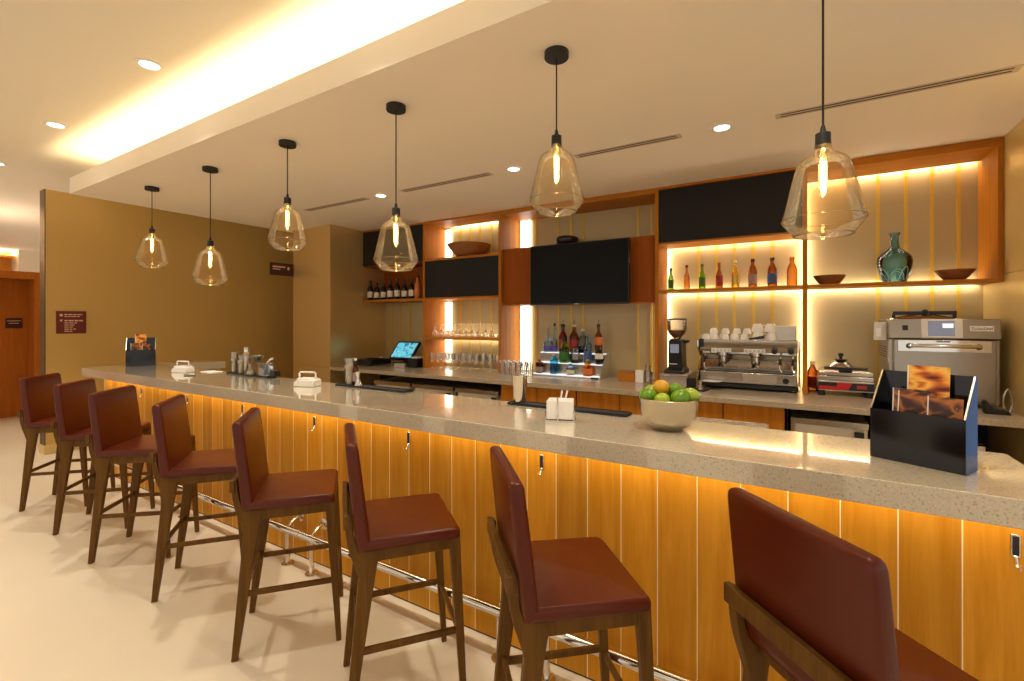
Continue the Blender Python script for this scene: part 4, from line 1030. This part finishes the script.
MB().box(-0.04, 0.04, yf - 0.026, yf - 0.0235, 0.494, 0.504).build('door_mark', 'black_plastic', ov)
for k in range(5): box(-W - 0.003, -W + 0.001, yf + 0.10, yb - 0.05, 0.44 - 0.02 * k, 0.446 - 0.02 * k).build('side_vent', 'black_metal', ov)
tm_ = thing('kitchen_timer', 'small white timer fixed to the left of the oven', 'timer', (OX0 - 0.045, 4.90, HC + 0.50), 0)
box(-0.038, 0.044, -0.02, 0.03, 0.0, 0.15).build('body', 'appliance_white', tm_, bevel=0.004)
box(-0.026, 0.006, -0.023, -0.019, 0.03, 0.10).build('display', 'paper', tm_)
pl = thing('black_paddle', 'black flat oven paddle with a knob lying on the oven', 'oven paddle', ((OX0 + OX1) / 2 - 0.08, 5.02, HC + 0.673), 0)
MB().lathe([(0.225, 0.0), (0.20, 0.012), (0.10, 0.034), (0.0001, 0.045)], 32, sy=0.5, caps=False).build('dome', 'steel', pl)
MB().box(-0.19, 0.21, -0.005, 0.012, 0.036, 0.066).build('handle', 'black_plastic', pl, bevel=0.004)
MB().ball((0.015, -0.01, 0.055), 0.026, 14, 10).build('knob', 'black_plastic', pl)
for x in (-0.185, 0.195): box(x - 0.012, x + 0.012, -0.01, 0.012, 0.0, 0.04).build('handle_leg', 'black_plastic', pl)
# tongs and cable by the right wall
tg = tag(MB().tube([(0.024 * cos(q) * (1 - 0.35 * sin(q) ** 2), 0, 0.085 + 0.085 * sin(q)) for q in [2 * pi * i / 28 for i in range(29)]], 0.0075, 8).build('steel_tongs', 'steel', loc=(X(1008, 4.62), 4.62, HC + 0.006)), 'loop of steel tongs standing right of the oven', 'tongs')
cl = tag(MB().prism([(-0.06, 0.0), (0.08, 0.0), (0.06, 0.03), (-0.02, 0.035), (-0.05, 0.10), (-0.065, 0.09)], -0.03, 0.03).build('oven_glove', 'black_rubber', bevel=0.008, loc=(X(994, 4.62), 4.60, HC)), 'black glove lying in front of the oven foot at right', 'glove')

# ================================================================== THINGS ON THE BAR
TOP = ZT + 0.0005
def menu_holder(loc, rot, label):
    t = thing('menu_holder', label, 'menu holder', loc, rot, 'black menu holders on the bar')
    w_, dp, hf, hb, th = 0.259, 0.108, 0.176, 0.308, 0.006
    side = [(0, 0), (dp, 0), (dp, hb), (dp - 0.012, hb), (0, hf)]
    for x in (0, w_ - th): MB().prism(side, x, x + th, 'x').build('side_panel', 'black_lacquer', t, bevel=0.001)
    box(th, w_ - th, 0, th, 0, hf).build('front_panel', 'black_lacquer', t)
    box(th, w_ - th, dp - th, dp, 0, hb).build('back_panel', 'black_lacquer', t)
    box(th, w_ - th, th, dp - th, 0, th).build('bottom_panel', 'black_lacquer', t)
    def rim(x): MB().bar((x, -0.0008, hf), (x, dp - 0.0125, hb + 0.0005), 0.0052, 0.0016).build('edge_strip', 'steel', t)
    rim(th / 2); rim(w_ - th / 2)
    return t
def card(loc, rot, w_, h, mat, lean, label, name='menu_card'):
    m = Matrix.Rotation(-lean, 4, 'X')
    o = MB().box(-w_ / 2, w_ / 2, -0.0008, 0.0008, 0, h).move(m).build(name, 'paper', loc=loc, rotz=rot)
    MB().box(-w_ / 2 + 0.004, w_ / 2, -0.0014, -0.0009, 0, h).move(m).build('picture', mat, o)
    return tag(o, label, 'menu card')
ra = radians(-27.5)
def HL(loc, rot, x, y, z):
    return (loc[0] + x * cos(rot) - y * sin(rot), loc[1] + x * sin(rot) + y * cos(rot), loc[2] + z)
mh = (0.224, 2.129, TOP)
h0 = menu_holder(mh, ra, 'big black menu holder with food menus at right of the bar')
for (x, y, w_, h, m, ln, l) in ((0.140, 0.064, 0.116, 0.328, 'fries_print', 0.06, 'tall menu card with a picture of golden fries'),
                               (0.118, 0.034, 0.108, 0.238, 'snack_print', 0.10, 'shorter dark menu card in front of the fries card'),
                               (0.196, 0.022, 0.092, 0.230, 'snack_print', 0.10, 'short dark menu card at right in the big menu holder'),
                               (0.100, 0.047, 0.110, 0.244, 'snack_print', 0.08, 'short menu card with a white edge at left in the big menu holder')):
    card(HL(mh, ra, x, y, 0.0065), ra, w_, h, m, -ln if False else ln, l)
rb_ = radians(66); mf = (-6.205, 2.12, TOP)
h1 = dup(h0, mf, rb_, 'black menu holder with menus at the far end of the bar')
for (x, y, w_, h, m, ln, l) in ((0.125, 0.055, 0.10, 0.345, 'fries_print', 0.05, 'menu card with fries in the far menu holder'),
                               (0.075, 0.030, 0.07, 0.245, 'snack_print', 0.08, 'short menu card at left in the far menu holder'),
                               (0.175, 0.030, 0.07, 0.240, 'snack_print', 0.08, 'short menu card at right in the far menu holder')):
    card(HL(mf, rb_, x, y, 0.0065), rb_, w_, h, m, ln, l)

# fruit bowl
BX, BY = X(668, 2.19), 2.19
fb = tag(MB().lathe([(0.0001, 0.0), (0.060, 0.0), (0.066, 0.004), (0.088, 0.018), (0.112, 0.050), (0.126, 0.092), (0.131, 0.136), (0.134, 0.141), (0.131, 0.144), (0.127, 0.139), (0.121, 0.092), (0.107, 0.052), (0.082, 0.022), (0.0001, 0.012)], 44)
         .build('fruit_bowl', 'bowl_steel', loc=(BX, BY, TOP), smooth=50), 'brushed steel bowl heaped with limes on the bar', 'bowl')
def lime(name, label, loc, r, mat, rot, group=None):
    o = MB().ball((0, 0, 0), r, 20, 14, (1.0, 1.0, 1.16))
    o.lathe([(r * 0.20, r * 1.10), (r * 0.11, r * 1.20), (0.0001, r * 1.25)], 10)
    b_ = o.build(name, mat, loc=loc, smooth=70); b_.rotation_euler = rot
    MB().lathe([(0.005, -r * 1.165), (0.004, -r * 1.18), (0.0001, -r * 1.185)], 8).build('stem_end', 'fruit_tip', b_)
    return tag(b_, label, 'lime' if name == 'lime' else 'orange', group)
random.seed(12)
fr_ = [(-0.078, -0.040, 0.148, 0.036, 'lime_skin', 'lime at front left of the heap in the bowl'), (-0.008, -0.078, 0.138, 0.034, 'light_lime_skin', 'pale lime at the front of the heap in the bowl'),
       (0.062, -0.040, 0.150, 0.039, 'lime_skin', 'large dark lime at front right of the heap in the bowl'), (0.088, 0.034, 0.152, 0.036, 'light_lime_skin', 'lime at the right rim of the bowl'),
       (-0.086, 0.036, 0.152, 0.036, 'light_lime_skin', 'pale lime at the left rim of the bowl'), (0.028, 0.026, 0.176, 0.031, 'lime_skin', 'lime under the orange in the bowl'),
       (-0.035, 0.080, 0.148, 0.034, 'lime_skin', 'lime at the back of the heap in the bowl'), (-0.03, -0.012, 0.100, 0.034, 'lime_skin', 'lime buried below the heap in the bowl'), (0.042, 0.03, 0.095, 0.034, 'lime_skin', 'lime buried at the bottom of the bowl')]
for x, y, z, r, m, l in fr_:
    lime('lime', l, (BX + x, BY + y, TOP + z), r, m, (random.uniform(0.9, 1.9), random.uniform(-0.5, 0.5), random.uniform(0, 3)), 'limes in the steel bowl')
lime('orange', 'small orange on top of the heap of limes', (BX - 0.030, BY - 0.005, TOP + 0.186), 0.035, 'orange_skin', (1.2, 0.2, 0.8))

# bar mats along the inner edge
def mat_(u0, L, y, label):
    x0 = X(u0, y)
    t = thing('bar_mat', label, 'bar mat', (x0, y, TOP), 0, 'black bar mats')
    box(0, L, -0.045, 0.045, 0, 0.010).build('mat', 'black_rubber', t, bevel=0.003)
    mb = MB()
    for yy in (-0.042, 0.042): mb.box(0.004, L - 0.004, yy - 0.003, yy + 0.003, 0.010, 0.014)
    for xx in (0.004, L - 0.004): mb.box(xx - 0.003, xx + 0.003, -0.042, 0.042, 0.010, 0.014)
    mb.build('raised_rim', 'black_rubber', t)
    n = int(L / 0.05)
    return t
YM = 2.375
mat_(231, 0.66, YM, 'black bar mat under the cocktail glasses, left of the napkin holder')
mat_(340, 0.72, YM, 'black bar mat under the tall glass in front of the till')
mat_(511, 0.72, YM, 'black bar mat under the steel mixing cup')
ZMAT = TOP + 0.0105
def tall_glass(u, y, h, r, label, fill=0.72):
    o = MB().lathe([(0.0001, 0.006), (r * 0.66, 0.005), (r * 0.72, 0.0), (r * 0.9, h * 0.4), (r, h), (r * 0.95, h), (r * 0.84, h * 0.4), (r * 0.64, 0.012), (0.0001, 0.012)], 20).build('tall_glass', 'clear_glass', loc=(X(u, y), y, ZMAT), smooth=50)
    MB().lathe([(0.0001, 0.013), (r * 0.63, 0.013), (r * 0.82, h * 0.4), (r * (0.84 + 0.1 * fill), h * fill), (0.0001, h * fill)], 20).build('drink', 'cream_liquid', o, smooth=50)
    return tag(o, label, 'glass')
tall_glass(234.2, 2.375, 0.19, 0.032, 'left tall glass of pale drink on the far bar mat')
tall_glass(241.4, 2.360, 0.168, 0.033, 'right tall glass of pale drink on the far bar mat')
s_ = tag(MB().lathe([(0.0001, 0), (0.030, 0), (0.032, 0.004), (0.039, 0.13), (0.040, 0.15), (0.036, 0.168), (0.026, 0.186), (0.024, 0.196), (0.0001, 0.196)], 24).build('cocktail_shaker', 'steel', loc=(X(246.6, 2.40), 2.400, ZMAT), smooth=50), 'steel cocktail shaker behind the tall glasses', 'shaker')
MB().lathe([(0.025, 0.197), (0.025, 0.232), (0.018, 0.242), (0.0001, 0.244)], 20).build('cap', 'chrome', s_)
dc = tag(MB().lathe([(0.0001, 0.004), (0.050, 0.003), (0.052, 0.01), (0.040, 0.038), (0.020, 0.062), (0.017, 0.085), (0.024, 0.096), (0.020, 0.096), (0.014, 0.084), (0.016, 0.064), (0.036, 0.038), (0.046, 0.012), (0.0001, 0.010)], 22).build('glass_decanter', 'clear_glass', loc=(X(250.3, 2.338), 2.338, ZMAT), smooth=50), 'small conical decanter beside the martini glass', 'decanter')
MB().lathe([(0.0001, 0.011), (0.045, 0.013), (0.034, 0.036), (0.0001, 0.036)], 22).build('drink', 'cream_liquid', dc, smooth=50)
mg = tag(MB().lathe([(0.0001, 0.003), (0.034, 0.001), (0.034, 0.003), (0.006, 0.009), (0.0035, 0.016), (0.0035, 0.095), (0.010, 0.103), (0.057, 0.172), (0.0545, 0.172), (0.008, 0.106), (0.0001, 0.102)], 26).build('martini_glass', 'clear_glass', loc=(X(257.6, 2.385), 2.385, ZMAT), smooth=50), 'martini glass on the far bar mat', 'martini glass')
MB().lathe([(0.0001, 0.104), (0.008, 0.107), (0.051, 0.168), (0.0001, 0.168)], 26).build('drink', 'cream_liquid', mg, smooth=50)
ij = tag(MB().box(-0.048, 0.048, -0.042, 0.042, 0.0, 0.115).build('ice_jar', 'clear_glass', loc=(X(266, 2.37), 2.37, ZMAT), bevel=0.010, seg=3), 'square glass ice jar with a scoop on the far bar mat', 'jar')
random.seed(5)
for q in range(8):
    z_ = 0.016 + 0.024 * (q // 2)
    b2 = MB().box(-0.010, 0.010, -0.010, 0.010, -0.010, 0.010).build('ice_cube', 'ice_blue_glass', ij, bevel=0.003)
    b2.location = (-0.02 + 0.038 * (q % 2), random.uniform(-0.012, 0.012), z_ + 0.004); b2.rotation_euler = (random.random(), random.random(), random.random())
MB().tube([(0.0, 0.0, 0.09), (0.03, 0.0, 0.125), (0.075, 0.0, 0.150), (0.10, 0.0, 0.156)], 0.006, 8, r2=0.009).build('scoop', 'porcelain', ij)
tag(MB().box(-0.035, 0.035, -0.03, 0.03, 0, 0.05).build('black_caddy', 'black_plastic', loc=(X(275.5, 2.39), 2.385, ZMAT), bevel=0.004), 'small black caddy at right end of the far bar mat', 'caddy')

def napkin_holder(u, y, rot, label):
    t = thing('napkin_holder', label, 'napkin holder', (X(u, y), y, TOP), rot, 'white napkin holders')
    MB().prism([(-0.085, 0.0), (0.085, 0.0), (0.085, 0.046), (0.072, 0.056), (-0.060, 0.048), (-0.085, 0.030)], -0.05, 0.05).build('tray', 'porcelain', t, bevel=0.006)
    MB().box(-0.062, 0.060, -0.042, 0.042, 0.050, 0.062).build('napkins', 'paper', t, bevel=0.002)
    MB().tube([(-0.070, 0.0, 0.02), (-0.070, 0.0, 0.098), (-0.062, 0, 0.106), (0.062, 0, 0.106), (0.070, 0, 0.098), (0.070, 0, 0.02)], 0.0065, 8).build('bail', 'porcelain', t)
    return t
napkin_holder(307.5, 2.20, radians(18), 'white napkin holder near the middle of the bar')
napkin_holder(183, 2.17, radians(18), 'white napkin holder right of the far menu holder')
tag(MB().tube([(-0.07, 0, 0.006), (0.07, 0, 0.006)], 0.005, 8).build('pen', 'black_plastic', loc=(X(189.5, 2.06), 2.06, TOP), rotz=0.2), 'black pen lying before the far napkin holder', 'pen')
tag(MB().box(-0.09, 0.09, -0.06, 0.06, 0, 0.006).build('folded_napkin', 'paper', loc=(X(215, 2.36), 2.33, TOP), bevel=0.002), 'folded white napkin on the far end of the bar', 'napkin')
# glass, stirrer jar and jigger on the middle mat
tall_glass(349.5, 2.375, 0.20, 0.040, 'tall glass of pale drink at left of the middle bar mat', 0.74)
jg = tag(MB().lathe([(0.026, 0.0), (0.028, 0.002), (0.008, 0.052), (0.022, 0.105), (0.020, 0.105), (0.0001, 0.056)], 20).build('jigger', 'chrome', loc=(X(358.2, 2.36), 2.36, ZMAT), smooth=50), 'steel double jigger beside the tall glass', 'jigger')
db = bottle('bitters_bottle', 'dark bitters bottle behind the tall glass by the till', 'bottle', (X(355.5, 2.40), 2.40, ZMAT), 0.20, 0.023, 'beer_brown', 'cream_liquid', 'label_grey', sh=0.6, nk=0.78)
# steel mixing cup
sc_ = tag(MB().lathe([(0.0001, 0), (0.036, 0), (0.038, 0.004), (0.045, 0.160), (0.0465, 0.163), (0.0445, 0.163), (0.037, 0.01), (0.0001, 0.008)], 28).build('mixing_cup', 'chrome', loc=(X(520, 2.375), 2.375, ZMAT), smooth=50), 'tall steel mixing cup on the bar mat', 'mixing cup')
# napkin stand with straws
ns = thing('napkin_stand', 'steel stand of white napkins and straws at middle of the bar', 'napkin stand', (X(560.5, 2.09), 2.09, TOP), radians(20))
MB().box(-0.072, 0.072, -0.045, 0.045, 0.0, 0.008).build('base', 'chrome', ns, bevel=0.002)
for k in range(4):
    y_ = -0.034 + 0.016 * k
    MB().box(-0.066 + 0.002 * k, 0.064, y_ - 0.005, y_ + 0.005, 0.009, 0.098 + 0.004 * k).move(Matrix.Rotation(radians(-6), 4, 'X')).build('napkin', 'paper', ns, bevel=0.003)
for x in (-0.067, 0.067): MB().tube([(x, -0.046, 0.006), (x, -0.046, 0.05), (x, 0.04, 0.05), (x, 0.04, 0.006)], 0.003, 6).build('wire', 'chrome', ns)
MB().tube([(-0.008, -0.048, 0.006), (-0.008, -0.05, 0.07), (-0.012, -0.03, 0.115)], 0.004, 6).build('wire', 'chrome', ns)
for x, a_ in ((-0.006, 0.012), (0.010, 0.022)): MB().tube([(x - 0.01, 0.028, 0.01), (x + a_, 0.024, 0.145)], 0.0045, 8).build('straw', 'porcelain', ns)
